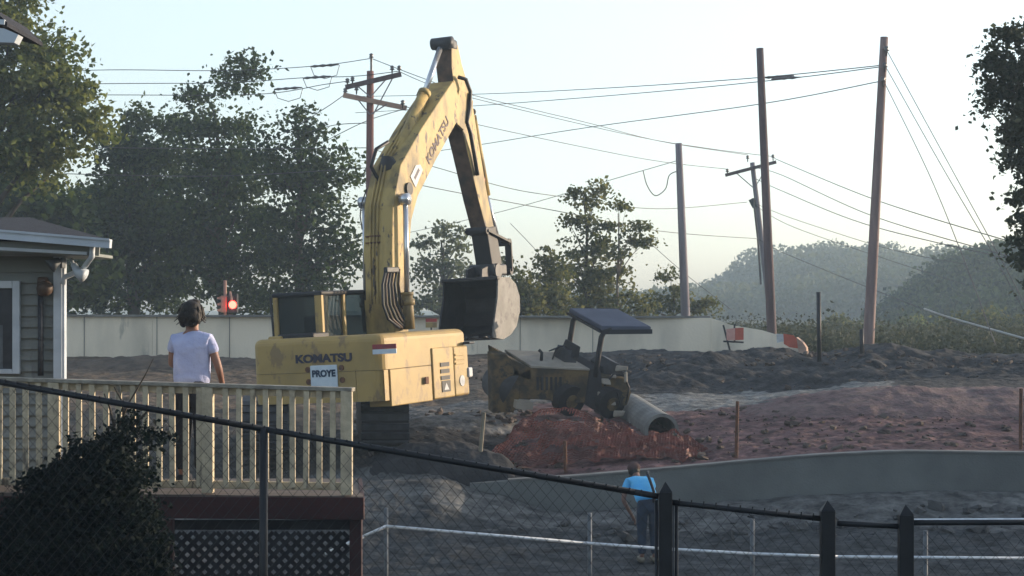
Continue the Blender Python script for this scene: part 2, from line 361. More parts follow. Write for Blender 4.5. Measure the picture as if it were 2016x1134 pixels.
c = c*(1+fbm(XX*3, D_*3, 3, 21)[..., None]*.35)
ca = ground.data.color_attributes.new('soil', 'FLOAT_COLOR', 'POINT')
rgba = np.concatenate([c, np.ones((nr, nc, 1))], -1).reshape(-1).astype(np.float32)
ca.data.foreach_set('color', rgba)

# hills behind everything
def hill(pts, D0, depth, name='hills'):
    xs = np.linspace(pts[0][0], pts[-1][0], 160); ys = np.interp(xs, [p[0] for p in pts], [p[1] for p in pts])
    ts = np.linspace(0, 1, 24); X, T = np.meshgrid(xs, ts)
    D = D0+depth*(T*1.0); prof = np.sin(np.clip(T, 0, 1)*math.pi*.62)/math.sin(math.pi*.62) ; prof = np.clip(prof, 0, 1)
    ztop = np.interp(X, xs, CAMZ-(ys-HZ+14)/F*(D0+depth*.8))
    Zz = 4.0+(ztop-4.0)*prof
    VV = np.stack([(X-CX)/F*(D0+depth*.8), D, Zz], -1).reshape(-1, 3)
    k = np.arange(23)[:, None]*160+np.arange(159)[None]
    o = npmesh(name, VV, np.stack([k, k+1, k+161, k+160], -1).reshape(-1, 4), hillm, smooth=True); tag(o, kind='structure'); return VV
hillm = mat('hill_ground', (.05, .06, .035), (.03, .04, .025), .05, .95)

# ------------------------------------------------------------------ foliage
def leaves(centres, size, tilt=.7, rng=RNG):
    n = len(centres)
    nrm = rng.normal(size=(n, 3)); nrm[:, 2] += tilt; nrm /= np.linalg.norm(nrm, axis=1)[:, None]
    a = np.cross(nrm, rng.normal(size=(n, 3))); a /= np.linalg.norm(a, axis=1)[:, None]; b_ = np.cross(nrm, a)
    s = size*(.6+.8*rng.random((n, 1)))
    p0 = centres+a*s*.62; p1 = centres+b_*s*.40+nrm*s*.08; p2 = centres-a*s*.5; p3 = centres-b_*s*.40+nrm*s*.08
    V = np.stack([p0, p1, p2, p3], 1).reshape(-1, 3)
    return V, np.arange(n*4).reshape(-1, 4)
def crown(blobs, D, clump, leaf, dens=1., per=26, flat=.45, depth=None, fill=.5, rng=RNG):
    out = []; cc = []
    k = D/F; dens = dens*1.6*(1.75 if 65 < D < 80 else 1.15)
    for bl in blobs:
        x, y, rx, ry = bl[:4]; d = D+(bl[4] if len(bl) > 4 else 0); q = bl[5] if len(bl) > 5 else 1.
        c0 = np.array(P(x, y, d)); rad = np.array([rx*k, (depth or (rx+ry)/2*k), ry*k])
        n = max(4, int(dens*q*1.9*(rx*k*ry*k*math.pi)/(clump*clump*1.2)))
        u = rng.normal(size=(n, 3)); u /= np.linalg.norm(u, axis=1)[:, None]; r = rng.random((n, 1))**fill
        sc = c0+u*r*rad; cc.append(sc)
    cc = np.concatenate(cc)
    m = len(cc); sz = clump*(.55+.75*rng.random((m, 1, 1)))
    lv = rng.normal(size=(m, per, 3))*(.47); lv[:, :, 2] *= flat
    # clumps droop at their rim
    lv[:, :, 2] -= .25*(lv[:, :, 0]**2+lv[:, :, 1]**2)
    pts = (cc[:, None]+lv*sz).reshape(-1, 3)
    return leaves(pts, leaf), cc
def limbs(mb, base, top, cc, r0, n=10, rng=RNG):
    base = Vector(base); top = Vector(top); k = 8
    sp = [base.lerp(top, i/k)+Vector((math.sin(i*1.3)*.12, math.cos(i*1.7)*.12, 0))*(i > 0)*r0*3 for i in range(k+1)]
    mb.tube(sp, [r0*(1-.82*i/k) for i in range(k+1)], 8)
    idx = rng.choice(len(cc), min(n, len(cc)), replace=False)
    for j in idx:
        e = Vector(cc[j]); t0 = max(.12, min(.9, (e.z-base.z)/(top.z-base.z+.01)*.7)); s_ = base.lerp(top, t0)
        mid = s_.lerp(e, .5)+Vector((0, 0, .08*(e-s_).length)); rr = r0*(1-.8*t0)*.55
        mb.tube([s_, mid, e], [rr, rr*.6, rr*.2], 5)
def tree(name, label, cat, blobs, D, clump, leaf, lm, trunk_px, dens=1, per=26, flat=.45, group=None, r0=.2, nl=12, bark='bark', top=None, fill=.5, depth=None):
    bx = trunk_px; base = Vector((X_(bx, D), D, gz(bx, D)-.1))
    o = empty(name, base, label, cat, group)
    (V, Fq), cc = crown(blobs, D, clump, leaf, dens, per, flat, fill=fill, depth=depth)
    npmesh('crown', V-np.array(base), Fq, lm, parent=o)
    mb = MB(); ty = top if top is not None else min(b_[1] for b_ in blobs)+20
    tx = top and bx or bx
    limbs(mb, base, P(bx+(blobs[0][0]-bx)*.3, ty, D), cc, r0, nl); mb.build('trunk', bark, o, smooth=True)
    return o
LD = leafmat('dark_green_leaves', (.010, .022, .012), (.055, .082, .026), .28)
LY = leafmat('yellow_green_leaves', (.040, .062, .022), (.125, .140, .045), .45)
LG = leafmat('grey_green_leaves', (.06, .075, .045), (.11, .125, .065), .35)
LO = leafmat('olive_leaves', (.045, .060, .025), (.13, .13, .05), .4)
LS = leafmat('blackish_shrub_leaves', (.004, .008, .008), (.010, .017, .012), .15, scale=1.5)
LH = leafmat('distant_wood_leaves', (.045, .060, .030), (.08, .09, .04), .25, scale=.04)
LR = leafmat('dull_green_leaves', (.03, .04, .025), (.075, .08, .05), .3)

tree('broadleaf_tree', 'tall yellow-green leafy tree at the left edge, reaching above the top of the photo', 'tree',
     [(20,40,90,80),(90,90,50,45),(60,180,110,90),(130,160,58,42),(160,230,48,50),(100,270,95,55),(20,290,90,60),(70,330,70,35,0,.8),(-60,120,90,130),(40,-50,60,70)], 54, .75, .15, LY, -20, per=85, dens=1.35, r0=.28, top=60, nl=16)
tree('broadleaf_tree', 'dark green tree with jagged top left of centre, beside the yellow-green tree', 'tree',
     [(265,225,48,28),(420,470,60,60),(260,420,110,90),(250,290,70,55),(330,240,40,30),(320,330,75,70),(220,400,90,80),(300,470,90,90),(180,480,80,80),(230,570,130,50),(330,560,70,50)], 74, 1.0, .18, LD, 260, per=56, dens=1.5, r0=.3, nl=14, group='dark trees behind the concrete wall')
tree('broadleaf_tree', 'dark tree with a separate wispy sprig standing above its crown', 'tree',
     [(388,185,32,26),(470,330,60,50),(520,500,60,60),(395,240,55,45),(470,235,45,28),(440,310,70,60),(400,400,80,80),(500,420,60,75),(430,520,90,70),(472,115,34,22,0,.55),(500,140,20,16,0,.4),(455,140,24,14,0,.4),(465,175,28,16,0,.12),(500,590,70,30)], 72, .95, .17, LD, 440, per=56, dens=1.35, r0=.25, top=215, nl=26, group='dark trees behind the concrete wall')
tree('broadleaf_tree', 'dark tree with drooping right side just left of the crossarmed pole', 'tree',
     [(585,225,45,16),(530,300,30,40),(600,340,60,50),(660,480,45,45),(610,260,42,38),(560,320,60,45),(640,330,55,40),(690,340,28,18),(600,400,75,40),(560,470,75,60),(650,440,45,35),(620,540,70,50),(680,510,40,28),(550,585,60,30)], 70, .95, .17, LD, 590, per=56, dens=1.15, r0=.25, nl=20, group='dark trees behind the concrete wall')
tree('broadleaf_tree', 'very dark low tree directly above the roof of the grey house', 'tree',
     [(30,380,90,50),(110,420,80,70),(-20,460,80,80),(150,520,70,80),(60,560,90,60)], 66, .8, .28, LD, 60, dens=1.7, r0=.28, nl=8, group='dark trees behind the concrete wall')
tree('broadleaf_tree', 'pale grey-green tree seen between the excavator boom and its arm', 'tree',
     [(872,452,38,18),(845,475,28,15),(900,470,30,18),(870,510,45,30,0,.8),(840,540,40,30,0,.8),(905,540,40,35,0,.8),(870,590,55,30),(820,600,40,30)], 92, .8, .2, LG, 870, per=48, dens=.85, r0=.22, nl=12, group='trees behind the right half of the concrete wall')
tree('young_tree', 'thin open-crowned tree with upright sprigs, right of the excavator bucket', 'tree',
     [(1130,380,12,10,0,.8),(1165,395,16,24,0,.8),(1150,430,28,20,0,.7),(1125,445,14,45,0,.6),(1180,370,12,14),(1205,440,20,18,0,.5),(1170,480,42,38,0,.85),(1140,530,55,40),(1190,560,55,45),(1150,600,60,30)], 72, .55, .15, LO, 1160, per=46, dens=.6, r0=.12, nl=22, group='trees behind the right half of the concrete wall')
tree('young_tree', 'sparse leaning young tree with bare stems, left of the shorter grey pole', 'tree',
     [(1225,400,20,12,0,.4),(1262,440,22,16,0,.6),(1240,470,24,20,0,.5),(1215,510,30,25,0,.6),(1275,475,12,8,0,.4),(1250,600,50,28,0,.9)], 71, .5, .14, LO, 1215, per=44, dens=.55, r0=.08, nl=18, bark='barkpale', group='trees behind the right half of the concrete wall')
tree('bush', 'olive bush partly hidden behind the black excavator bucket', 'bush',
     [(1020,560,40,35),(1010,600,50,30),(1045,590,30,30),(985,520,18,26,0,.5)], 68, .55, .14, LO, 1015, per=50, dens=.9, r0=.08, nl=8, group='bushes along the concrete wall')
tree('bush', 'rounded dark olive bush right of the bucket, under the thin open tree', 'bush',
     [(1085,510,36,24,0,.8),(1090,560,45,40),(1075,600,45,28)], 69, .55, .14, LO, 1085, per=50, dens=.9, r0=.08, nl=8, group='bushes along the concrete wall')
tree('bush', 'wispy bush at the foot of the shorter grey pole', 'bush',
     [(1310,540,18,14,0,.5),(1330,575,40,22,0,.7),(1300,600,50,22),(1370,598,40,22),(1400,600,34,16,0,.7)], 78, .55, .14, LO, 1330, per=50, dens=.6, r0=.07, nl=14, group='bushes along the concrete wall')
tree('bush', 'olive green bush below the hazy hill, between the short black post and the leaning pole', 'bush',
     [(1660,652,38,26),(1625,668,30,22),(1700,665,40,30)], 118, 1.0, .22, LO, 1665, per=60, dens=1.6, r0=.1, nl=6, group='bushes beyond the dark berm')
tree('bush', 'light yellow-green bush right of the tallest leaning pole', 'bush',
     [(1795,640,26,24),(1765,662,40,26),(1825,665,40,26)], 125, 1.0, .22, LY, 1795, per=60, dens=1.6, r0=.1, nl=6, group='bushes beyond the dark berm')
tree('bush', 'grey-green bush left of the short black post', 'bush',
     [(1600,672,32,20),(1560,680,30,16)], 110, .8, .22, LG, 1585, per=60, dens=1.5, r0=.1, nl=6, group='bushes beyond the dark berm')
tree('bush', 'wide green scrub at the right edge below the pale cable', 'bush',
     [(1880,655,55,34),(1960,650,60,40),(2050,650,60,44),(1860,672,60,20)], 105, 1.0, .22, LO, 1950, per=60, dens=1.5, r0=.1, nl=6, group='bushes beyond the dark berm')
tree('broadleaf_tree', 'dark purplish-green tree cut off by the right edge of the photo', 'tree',
     [(1995,60,42,28),(1960,120,28,30),(2010,140,60,60),(1945,170,26,22),(1975,200,40,30),(2020,240,50,50),(1990,300,28,26),(2030,350,50,60),(2005,380,26,22),(2016,440,24,30,0,.9),(2010,500,26,28,0,.8),(2060,200,80,160),(2080,480,80,120)], 36, .34, .095, LR, 2110, dens=1.2, r0=.16, top=60, nl=20, per=48)

V1 = hill([(300,640),(800,625),(1300,620),(1410,612),(1440,575),(1480,548),(1500,533),(1560,538),(1640,522),(1700,530),(1760,522),(1805,552),(1830,560),(1870,535),(1950,545),(2300,540),(3200,560)], 300, 130)
V2 = hill([(1780,640),(1830,600),(1870,562),(1940,532),(2016,525),(2300,500),(2800,510)], 150, 60)
def wood(VV, n, clump, leaf, per, label, seed, lm=None):
    rng = np.random.default_rng(seed); VV = VV.reshape(24, 160, 3)
    ii = rng.integers(0, 22, n); jj = rng.integers(0, 158, n); c0 = VV[ii, jj]+(VV[ii+1, jj+1]-VV[ii, jj])*rng.random((n, 1))
    keep = np.abs(c0[:, 0]/c0[:, 1]*F+CX-1700) < 700
    c0 = c0[keep]; n = len(c0); c0[:, 2] += clump*.25
    sz = clump*(.35+1.0*rng.random((n, 1, 1))**1.6); lv = rng.normal(size=(n, per, 3)); lv /= np.linalg.norm(lv, axis=2)[..., None]; lv *= .85+.2*rng.random((n, per, 1)); lv[:, :, 2] = np.abs(lv[:, :, 2])*.9-.15
    V, Fq = leaves((c0[:, None]+lv*sz).reshape(-1, 3), leaf, .3, rng)
    tag(npmesh('woodland', V, Fq, lm or LH), label, kind='stuff')
wood(V1, 2400, 5.6, .8, 150, 'hazy wooded ridge on the far hill', 3)
wood(V2, 1200, 3.2, .5, 150, 'darker wooded slope on the right', 4, LD)

rb_ = np.random.default_rng(11); cs = []  # unseen tree belt, added to keep low sun off the site
for k in range(42):
    D_b = -10+k*3.3+rb_.random()*2; xb_ = 27+.34*D_b+rb_.normal()*2; h_ = 4.5+2.5*rb_.random()+(4 if D_b < 34 else 0)
    u = rb_.normal(size=(34, 3)); u /= np.linalg.norm(u, axis=1)[:, None]; u *= rb_.random((34, 1))**.4
    cs.append(np.array([xb_, D_b, 3.5+h_*.55])+u*np.array([2.4, 2.6, h_*.5]))
cs = np.concatenate(cs); lv = rb_.normal(size=(len(cs), 34, 3))*.6
V, Fq = leaves((cs[:, None]+lv).reshape(-1, 3), .42, .4, rb_)
tag(npmesh('woodland', V, Fq, LD), 'unseen belt of trees added beyond the right edge to block the low sun', kind='stuff')

rb_ = np.random.default_rng(5); n = 800
D_s = 64+rb_.random(n)*62; x_s = 1380+rb_.random(n)*1000; h_ = .35+rb_.random(n)**2*.8
c0 = np.stack([(x_s-CX)/F*D_s, D_s, ground_z(x_s, D_s)+h_*.3], -1)
lv = rb_.normal(size=(n, 110, 3))*np.array([1.0,.9,.38])*h_[:, None, None]
V, Fq = leaves((c0[:, None]+lv).reshape(-1, 3), .13, .4, rb_)
tag(npmesh('scrub', V, Fq, leafmat('dull_scrub_leaves', (.03, .038, .024), (.06, .064, .038), .2)), 'low grey-green scrub covering the ground beyond the dark berm', kind='stuff')

# ------------------------------------------------------------------ concrete wall on the left and centre
mb = MB()
wt = [(-150,622),(60,622),(300,622),(560,622),(940,622),(1180,624),(1400,626),(1440,640),(1500,650),(1540,662),(1585,694)]
wb = [(-150,712),(60,712),(300,712),(560,712),(940,706),(1180,704),(1400,706),(1440,706),(1500,706),(1540,706),(1585,706)]
Dw_ = [60]*6+[59.5,58.5,57.6,56.8,56.2]
n = len(wt)
for k in range(n-1):
    a, b2 = P(*wt[k], Dw_[k]), P(*wt[k+1], Dw_[k+1]); c2, d2 = P(*wb[k+1], Dw_[k+1]), P(*wb[k], Dw_[k])
    e = Vector((0, .4, 0)); g_ = Vector((.004 if 0 < k < 6 else 0, 0, 0))
    mb.add([a+g_, b2-g_, c2-g_, d2+g_, a+e+g_, b2+e-g_, c2+e-g_, d2+e+g_], [(0,1,2,3),(7,6,5,4),(0,4,5,1),(3,2,6,7),(0,3,7,4),(1,5,6,2)])
wall = empty('concrete_wall', P(700, 700, 60), 'long pale concrete parapet wall behind the excavator, sloping down at its right end', 'wall')
mb.build('wall_panel', 'concrete', wall)
for x_ in range(-120, 1400, 143):
    MB().bar(P(x_,624,60)+Vector((0,-.004,0)), P(x_,712,60)+Vector((0,-.004,0)), .03, .02).build('joint', 'cap', wall)
mb = MB(); mb.bar(P(-150,620.5,60)+Vector((0,.2,0)), P(1398,624,59.6)+Vector((0,.2,0)), .5, .06); mb.build('coping', 'cap', wall)

# barrier boards at the wall's end
e = empty('barrier_board', P(1447, 695, 56), 'small pink and orange board on a dark post before the concrete wall', 'barrier')
MB().prism([P(1430,648,56),P(1447,646,56),P(1447,670,56),P(1431,670,56)], (0,.05,0)).build('pink_panel', 'boardpink', e)
MB().prism([P(1447.5,646,56),P(1464,645,56),P(1464,669,56),P(1447.5,670,56)], (0,.05,0)).build('orange_panel', 'boardorange', e)
mb = MB(); mb.bar(P(1424,640,56.15), P(1440,702,56.15), .05, .05); mb.bar(P(1446,638,56.15), P(1446,672,56.15), .05,.05); mb.bar(P(1424,672,56.2),P(1464,674,56.2),.05,.05); mb.build('frame', 'black', e)
e = empty('barrier_board', P(1560, 697, 55.6), 'white and orange board with pale angled end at the tip of the concrete wall', 'barrier')
MB().prism([P(1529,657,55.6),P(1542,658,55.6),P(1543,672,55.6),P(1530,675,55.6)], (0,.05,0)).build('white_panel', 'white', e)
MB().prism([P(1542.5,657,55.6),P(1562,660,55.6),P(1570,668,55.6),P(1571,686,55.6),P(1555,684,55.6),P(1543.5,677,55.6)], (0,.05,0)).build('orange_panel', 'boardorange', e)
MB().prism([P(1568,664,55.5),P(1580,674,55.5),P(1587,684,55.5),P(1588,696,55.5),P(1572,694,55.5)], (.1,.3,0)).build('end_piece', 'armpale', e)
# small coloured marker behind the excavator
e = empty('road_sign', P(849, 650, 58.5), 'small red and yellow sign just over the back of the excavator', 'sign')
MB().prism([P(838,627,58.5),P(860,627,58.5),P(860,634,58.5),P(838,634,58.5)], (0,.04,0)).build('red_band', 'red', e)
MB().prism([P(838,634.5,58.5),P(860,634.5,58.5),P(860,645,58.5),P(838,645,58.5)], (0,.04,0)).build('yellow_band', 'yellow', e)
MB().bar(P(849,640,58.6), P(849,700,58.6), .05, .05).build('post', 'dark', e)

# ------------------------------------------------------------------ lower retaining wall (curved band)
rt = [(925,952),(1000,947),(1120,940),(1300,925),(1450,911),(1600,898),(1740,891),(1800,890),(2016,893),(2200,893),(2600,893)]
rb = [(925,1034),(1000,1030),(1120,1020),(1300,1006),(1450,994),(1600,982),(1740,974),(1800,970),(2016,972),(2200,974),(2600,974)]
wall2 = empty('retaining_wall', P(1500, 990, 35.95), 'low smooth grey concrete retaining wall curving up to the right below the red soil', 'wall')
mb = MB(); cp = MB()
for k in range(len(rt)-1):
    D0 = 35.66; e = Vector((0,.30,0)); a, b2, c2, d2 = P(*rt[k],D0), P(*rt[k+1],D0), P(*rb[k+1],D0), P(*rb[k],D0)
    mb.add([a,b2,c2,d2,a+e,b2+e,c2+e,d2+e], [(0,1,2,3),(7,6,5,4),(0,4,5,1),(3,2,6,7)]+([(0,3,7,4)] if k == 0 else [])+([(1,5,6,2)] if k == len(rt)-2 else []))
    if k > 0: cp.bar(a+Vector((0,.12,.015)), b2+Vector((0,.12,.015)), .30, .03)
mb.build('wall_face', 'shotcrete', wall2, smooth=False); cp.build('coping', 'cap', wall2)
def chunk(mb, c, s_):
    bm = bmesh.new(); bmesh.ops.create_cube(bm, size=1.6)
    bmesh.ops.bevel(bm, geom=bm.edges[:], offset=.28, segments=1, affect='EDGES')
    m_ = Matrix.Translation(Vector(c)) @ Euler((random.uniform(-.5,.5), random.uniform(-.4,.4), random.uniform(0,3.1))).to_matrix().to_4x4() @ Matrix.Diagonal((s_*random.uniform(.8,1.5), s_*random.uniform(.6,1), s_*random.uniform(.35,.7), 1))
    for v in bm.verts: v.co += Vector((random.uniform(-.2,.2), random.uniform(-.2,.2), random.uniform(-.2,.2)))
    mb.bm(bm, m_)
stones = MB()
for k in range(70):
    x = random.uniform(980, 2120); t_ = random.random(); D0 = 34.2-t_*1.7
    z = gz(x, D0); s_ = .04+.13*random.random()**1.6
    chunk(stones, (X_(x,D0), D0, z+s_*.25), s_)
tag(stones.build('rubble', 'rock'), 'grey rubble stones lying below the low retaining wall', kind='stuff')
stones = MB()
for k in range(1700):
    x = random.uniform(700, 2100); D0 = random.choice([random.uniform(36.5,43), random.uniform(48,56)]); s_ = .02+.10*random.random()**4
    chunk(stones, (X_(x,D0), D0, gz(x,D0)+s_*.15), s_)
tag(stones.build('soil_clods', 'rockbrown'), 'brown clods and stones scattered over the dug soil', kind='stuff')

# ------------------------------------------------------------------ spoil heaps of the site
def heap(label, outline, D, thick, m, seed, kind='structure', name='soil_mound'):
    """outline: top silhouette in photo pixels, base follows the ground"""
    xs = np.linspace(outline[0][0], outline[-1][0], 150); ys = np.interp(xs, [p[0] for p in outline], [p[1] for p in outline])
    T = np.linspace(-1, 1, 40); X, TT = np.meshgrid(xs, T)
    zt = np.interp(X, xs, CAMZ-(ys-HZ)/F*D); D_ = D+TT*thick; zb = ground_z(X, D_)-.15
    z = zb+(np.maximum(zt, zb)-zb)*np.clip(1-np.abs(TT)**1.6, 0, 1)
    Xw = (X-CX)/F*D; z = z+fbm(Xw*1.1, D_*1.1, 5, seed)*.16*(1-np.abs(TT))+fbm(Xw*5, D_*5, 3, seed)*.05
    VV = np.stack([Xw, D_, z], -1).reshape(-1,3); k = np.arange(39)[:,None]*150+np.arange(149)[None]
    o = npmesh(name, VV, np.stack([k,k+1,k+151,k+150],-1).reshape(-1,4), m, smooth=True); tag(o, label, kind=kind); return o
heap('', [(120,712),(200,706),(290,700),(420,704),(530,708),(560,745)], 57.5, 1.6, 'soilbrown', 3)
heap('', [(930,745),(960,705),(1040,698),(1180,692),(1300,690),(1420,697),(1480,740)], 57, 1.5, mat('dark_soil', (.045,.046,.05), (.022,.023,.027), 2, .95, bump=.7, bscale=8), 5)
heap('', [(1560,745),(1640,702),(1700,692),(1730,680),(1770,680),(1810,698),(1900,704),(1990,700),(2100,700),(2300,705),(2400,750)], 54, 2.2, bpy.data.materials['dark_soil'], 6)
heap('', [(690,960),(720,905),(800,872),(880,868),(960,880),(1000,900),(1030,940)], 36.6, .9, bpy.data.materials['dark_soil'], 8)
heap('', [(1010,930),(1060,868),(1100,838),(1150,835),(1210,852),(1280,868),(1350,880),(1420,905),(1480,925)], 39, 1.2, 'soilred', 9)
heap('', [(1360,860),(1450,812),(1560,785),(1680,768),(1800,762),(1950,765),(2100,765),(2400,770)], 43, 3.5, 'soilred', 12)

# ------------------------------------------------------------------ excavator
ex_loc = Vector((X_(748, 38), 38, 3.40))
RM = Matrix.Rotation(R(-3.0), 4, 'Y') @ Matrix.Rotation(R(-25), 4, 'Z')
ex = empty('excavator', ex_loc, 'large yellow tracked excavator with raised boom and black bucket, seen from behind', 'excavator', rot=RM.to_euler())
EXM = Matrix.Translation(ex_loc) @ RM; EXI = EXM.inverted()
def S(x, y, u=0.):
    """local point on the plane local-x = u, seen at photo pixel (x, y)"""
    o_ = EXI @ Vector((0, 0, CAMZ)); d_ = EXI.to_3x3() @ P(x, y, 1).__sub__(Vector((0, 0, CAMZ)))
    t_ = (u-o_.x)/d_.x; return o_+d_*t_
def eb(mb, name, m, parent=ex, **k): return mb.build(name, m, parent, world=False, **k)
def profile(pts, th):
    """centreline of (y,z) points and thickness -> closed outline"""
    L = []; Rr = []; n = len(pts)
    for i in range(n):
        a = pts[max(i-1,0)]; b_ = pts[min(i+1,n-1)]; t_ = Vector((b_[0]-a[0], b_[1]-a[1])).normalized(); nn = Vector((-t_.y, t_.x))
        L.append(Vector(pts[i])+nn*th[i]/2); Rr.append(Vector(pts[i])-nn*th[i]/2)
    return L+Rr[::-1]
# house of the machine
def slab(foot, z0, z1, rv, rt_, top=True):
    bm = bmesh.new(); vs = [bm.verts.new((x, y, z0)) for x, y in foot]; f_ = bm.faces.new(vs)
    g = bmesh.ops.extrude_face_region(bm, geom=[f_]); tv = [v for v in g['geom'] if isinstance(v, bmesh.types.BMVert)]
    for v in tv: v.co.z = z1
    bmesh.ops.recalc_face_normals(bm, faces=bm.faces)
    if rv:
        ed = [e_ for e_ in bm.edges if abs(e_.verts[0].co.z-e_.verts[1].co.z) > .01 and e_.verts[0].co.y < 1.0 and (abs(e_.verts[0].co.x) > 1.3) and e_.verts[0].co.y < -2]
        bmesh.ops.bevel(bm, geom=ed, offset=rv, segments=5, affect='EDGES', profile=.5)
    if rt_:
        ed = [e_ for e_ in bm.edges if e_.verts[0].co.z > z1-.001 and e_.verts[1].co.z > z1-.001 and any(abs(f.normal.z) < .5 for f in e_.link_faces)]
        bmesh.ops.bevel(bm, geom=ed, offset=rt_, segments=4, affect='EDGES', profile=.5)
    return bm
mb = MB(); mb.bm(slab([(-1.42,-2.32),(1.42,-2.32),(1.42,1.12),(.55,1.12),(.55,-1.36),(-1.42,-1.36)], 1.478, 2.14, .22, .13)); eb(mb, 'upper_housing', 'yellow', bevel=0)
mb = MB(); mb.bm(slab([(-1.42,-2.32),(.85,-2.32),(.85,-1.4),(-1.42,-1.4)], .90, 1.47, .22, 0)); cw = eb(mb, 'counterweight', 'yellow')
mb = MB(); mb.rbox((-1.38,-1.35,1.02),(-.30,1.15,1.95),.05); eb(mb, 'cab_base', 'yellow')
mb = MB(); mb.box((-1.30,-2.18,1.0),(1.22,-1.3,2.0)); mb.box((.4,-2.0,.9),(1.38,1.05,2.0)); eb(mb, 'dark_seam_backing', 'black')  # black inner boxes, put behind the panels so the seams read dark
mb = MB(); mb.bm(slab([(.86,-2.32),(1.42,-2.32),(1.42,-2.04),(.86,-2.04)], .90, 1.47, .22, 0)); eb(mb, 'side_panel', 'yellow')
mb = MB(); mb.rbox((.95,-2.03,.78),(1.425,-.36,1.47),.02); sp = eb(mb, 'side_panel', 'yellow')
mb = MB(); mb.rbox((.95,-.35,.80),(1.455,.55,1.80),.03); mb.rbox((.95,.555,.80),(1.46,1.20,1.80),.05); eb(mb, 'louvre_panel', 'yellow', smooth=False)
mb = MB(); mb.rbox((-.4,-1.4,.9),(1.0,1.0,1.5),.04); eb(mb, 'slew_frame', 'dark')
mb = MB(); mb.rbox((-.95,-2.1,2.11),(-.15,-1.5,2.22),.03); eb(mb, 'engine_cover', 'black')
mb = MB(); mb.rbox((-1.12,-2.18,2.10),(-.82,-2.0,2.19),.04); eb(mb, 'lifting_lug', 'yellow')
mb = MB()
for k in range(3): mb.rbox((1.45,.60+0*k,1.60-.085*k),(1.475,.98,1.645-.085*k),.008)
eb(mb, 'louvre', 'yellow')
mb = MB(); mb.box((1.459,-.05,1.42),(1.472,.32,1.50)); mb.box((1.459,-.05,1.29),(1.472,.32,1.37)); mb.box((1.459,-.05,1.16),(1.472,.32,1.24)); eb(mb, 'vent_slot', 'black')
mb = MB(); mb.box((1.459,-.02,.92),(1.470,.34,1.14)); w1 = eb(mb, 'warning_plate', 'black'); 
mb = MB(); mb.prism([(1.4705,.05,.96),(1.4705,.26,.96),(1.4705,.15,1.10)], (.004,0,0)); eb(mb, 'warning_mark', 'white', w1)
mb = MB(); mb.tube([(1.455,.86,1.10),(1.475,.86,1.10)], .11, 16); eb(mb, 'round_decal', 'white')
mb = MB(); mb.rbox((1.46,-.75,1.12),(1.49,-.60,1.26),.02); eb(mb, 'latch', 'rust')
mb = MB(); mb.rbox((1.44,1.0,1.82),(1.60,1.25,1.87),.02); eb(mb, 'mirror_bracket', 'black')
mb = MB(); mb.rbox((1.30,1.12,1.15),(1.5,1.3,1.35),.03); eb(mb, 'work_lamp', 'white')
# seams, bolts and plates on the counterweight
YR = -2.325
def text(body, size, m, name, parent, mt, ext=.004, bold=.02, sx=1.):
    cu = bpy.data.curves.new('t', 'FONT'); cu.body = body; cu.size = size; cu.extrude = ext; cu.offset = bold*size; cu.align_x = 'CENTER'; cu.align_y = 'CENTER'
    to = bpy.data.objects.new('t', cu); COL.objects.link(to); bpy.context.view_layer.update()
    me = bpy.data.meshes.new_from_object(to.evaluated_get(bpy.context.evaluated_depsgraph_get())); bpy.data.objects.remove(to)
    me.transform(mt @ Matrix.Diagonal((sx,1,1,1))); me.name = name; me.materials.clear(); me.materials.append(M[m])
    o = bpy.data.objects.new(name, me); COL.objects.link(o); o.parent = parent; return o
rearM = Matrix.Translation((-.22,YR-.006,1.72)) @ Matrix.Rotation(R(90),4,'X')
def backp(x, z): return Matrix.Translation((x, YR-.006, z)) @ Matrix.Rotation(R(90), 4, 'X')
def SR(x, y):
    o_ = EXI @ Vector((0,0,CAMZ)); d_ = EXI.to_3x3() @ (P(x,y,1)-Vector((0,0,CAMZ))); t_ = (YR-o_.y)/d_.y; return o_+d_*t_
q = SR(637, 706); text('KOMATSU', .205, 'decal_navy', 'maker_lettering', cw, backp(q.x, q.z), sx=1.28, bold=.045)
q = SR(639, 741); mb = MB(); mb.rbox((q.x-.29,YR-.03,q.z-.21),(q.x+.29,YR-.001,q.z+.21),.012); pl = eb(mb, 'sign_plate', 'decal_white', cw)
text('PROYE', .17, 'decal_blue', 'plate_lettering', pl, Matrix.Translation((q.x,YR-.034,q.z+.05)) @ Matrix.Rotation(R(90),4,'X'), bold=.05, sx=.98)
for bx_, bz_ in ((606,728),(608,752),(672,724),(674,748)):
    b_ = SR(bx_, bz_); mb = MB(); mb.tube([(b_.x,YR-.012,b_.z),(b_.x,YR+.01,b_.z)], .055, 12); eb(mb, 'bolt', 'rust', cw)
q = SR(757, 687); mb = MB(); mb.box((q.x-.25,YR-.008,q.z),(q.x+.25,YR+.01,q.z+.09)); st = eb(mb, 'warning_decal', 'decal_red', cw)
mb = MB(); mb.box((q.x-.25,YR-.008,q.z-.09),(q.x+.25,YR+.01,q.z-.003)); eb(mb, 'decal_panel', 'decal_white', st)
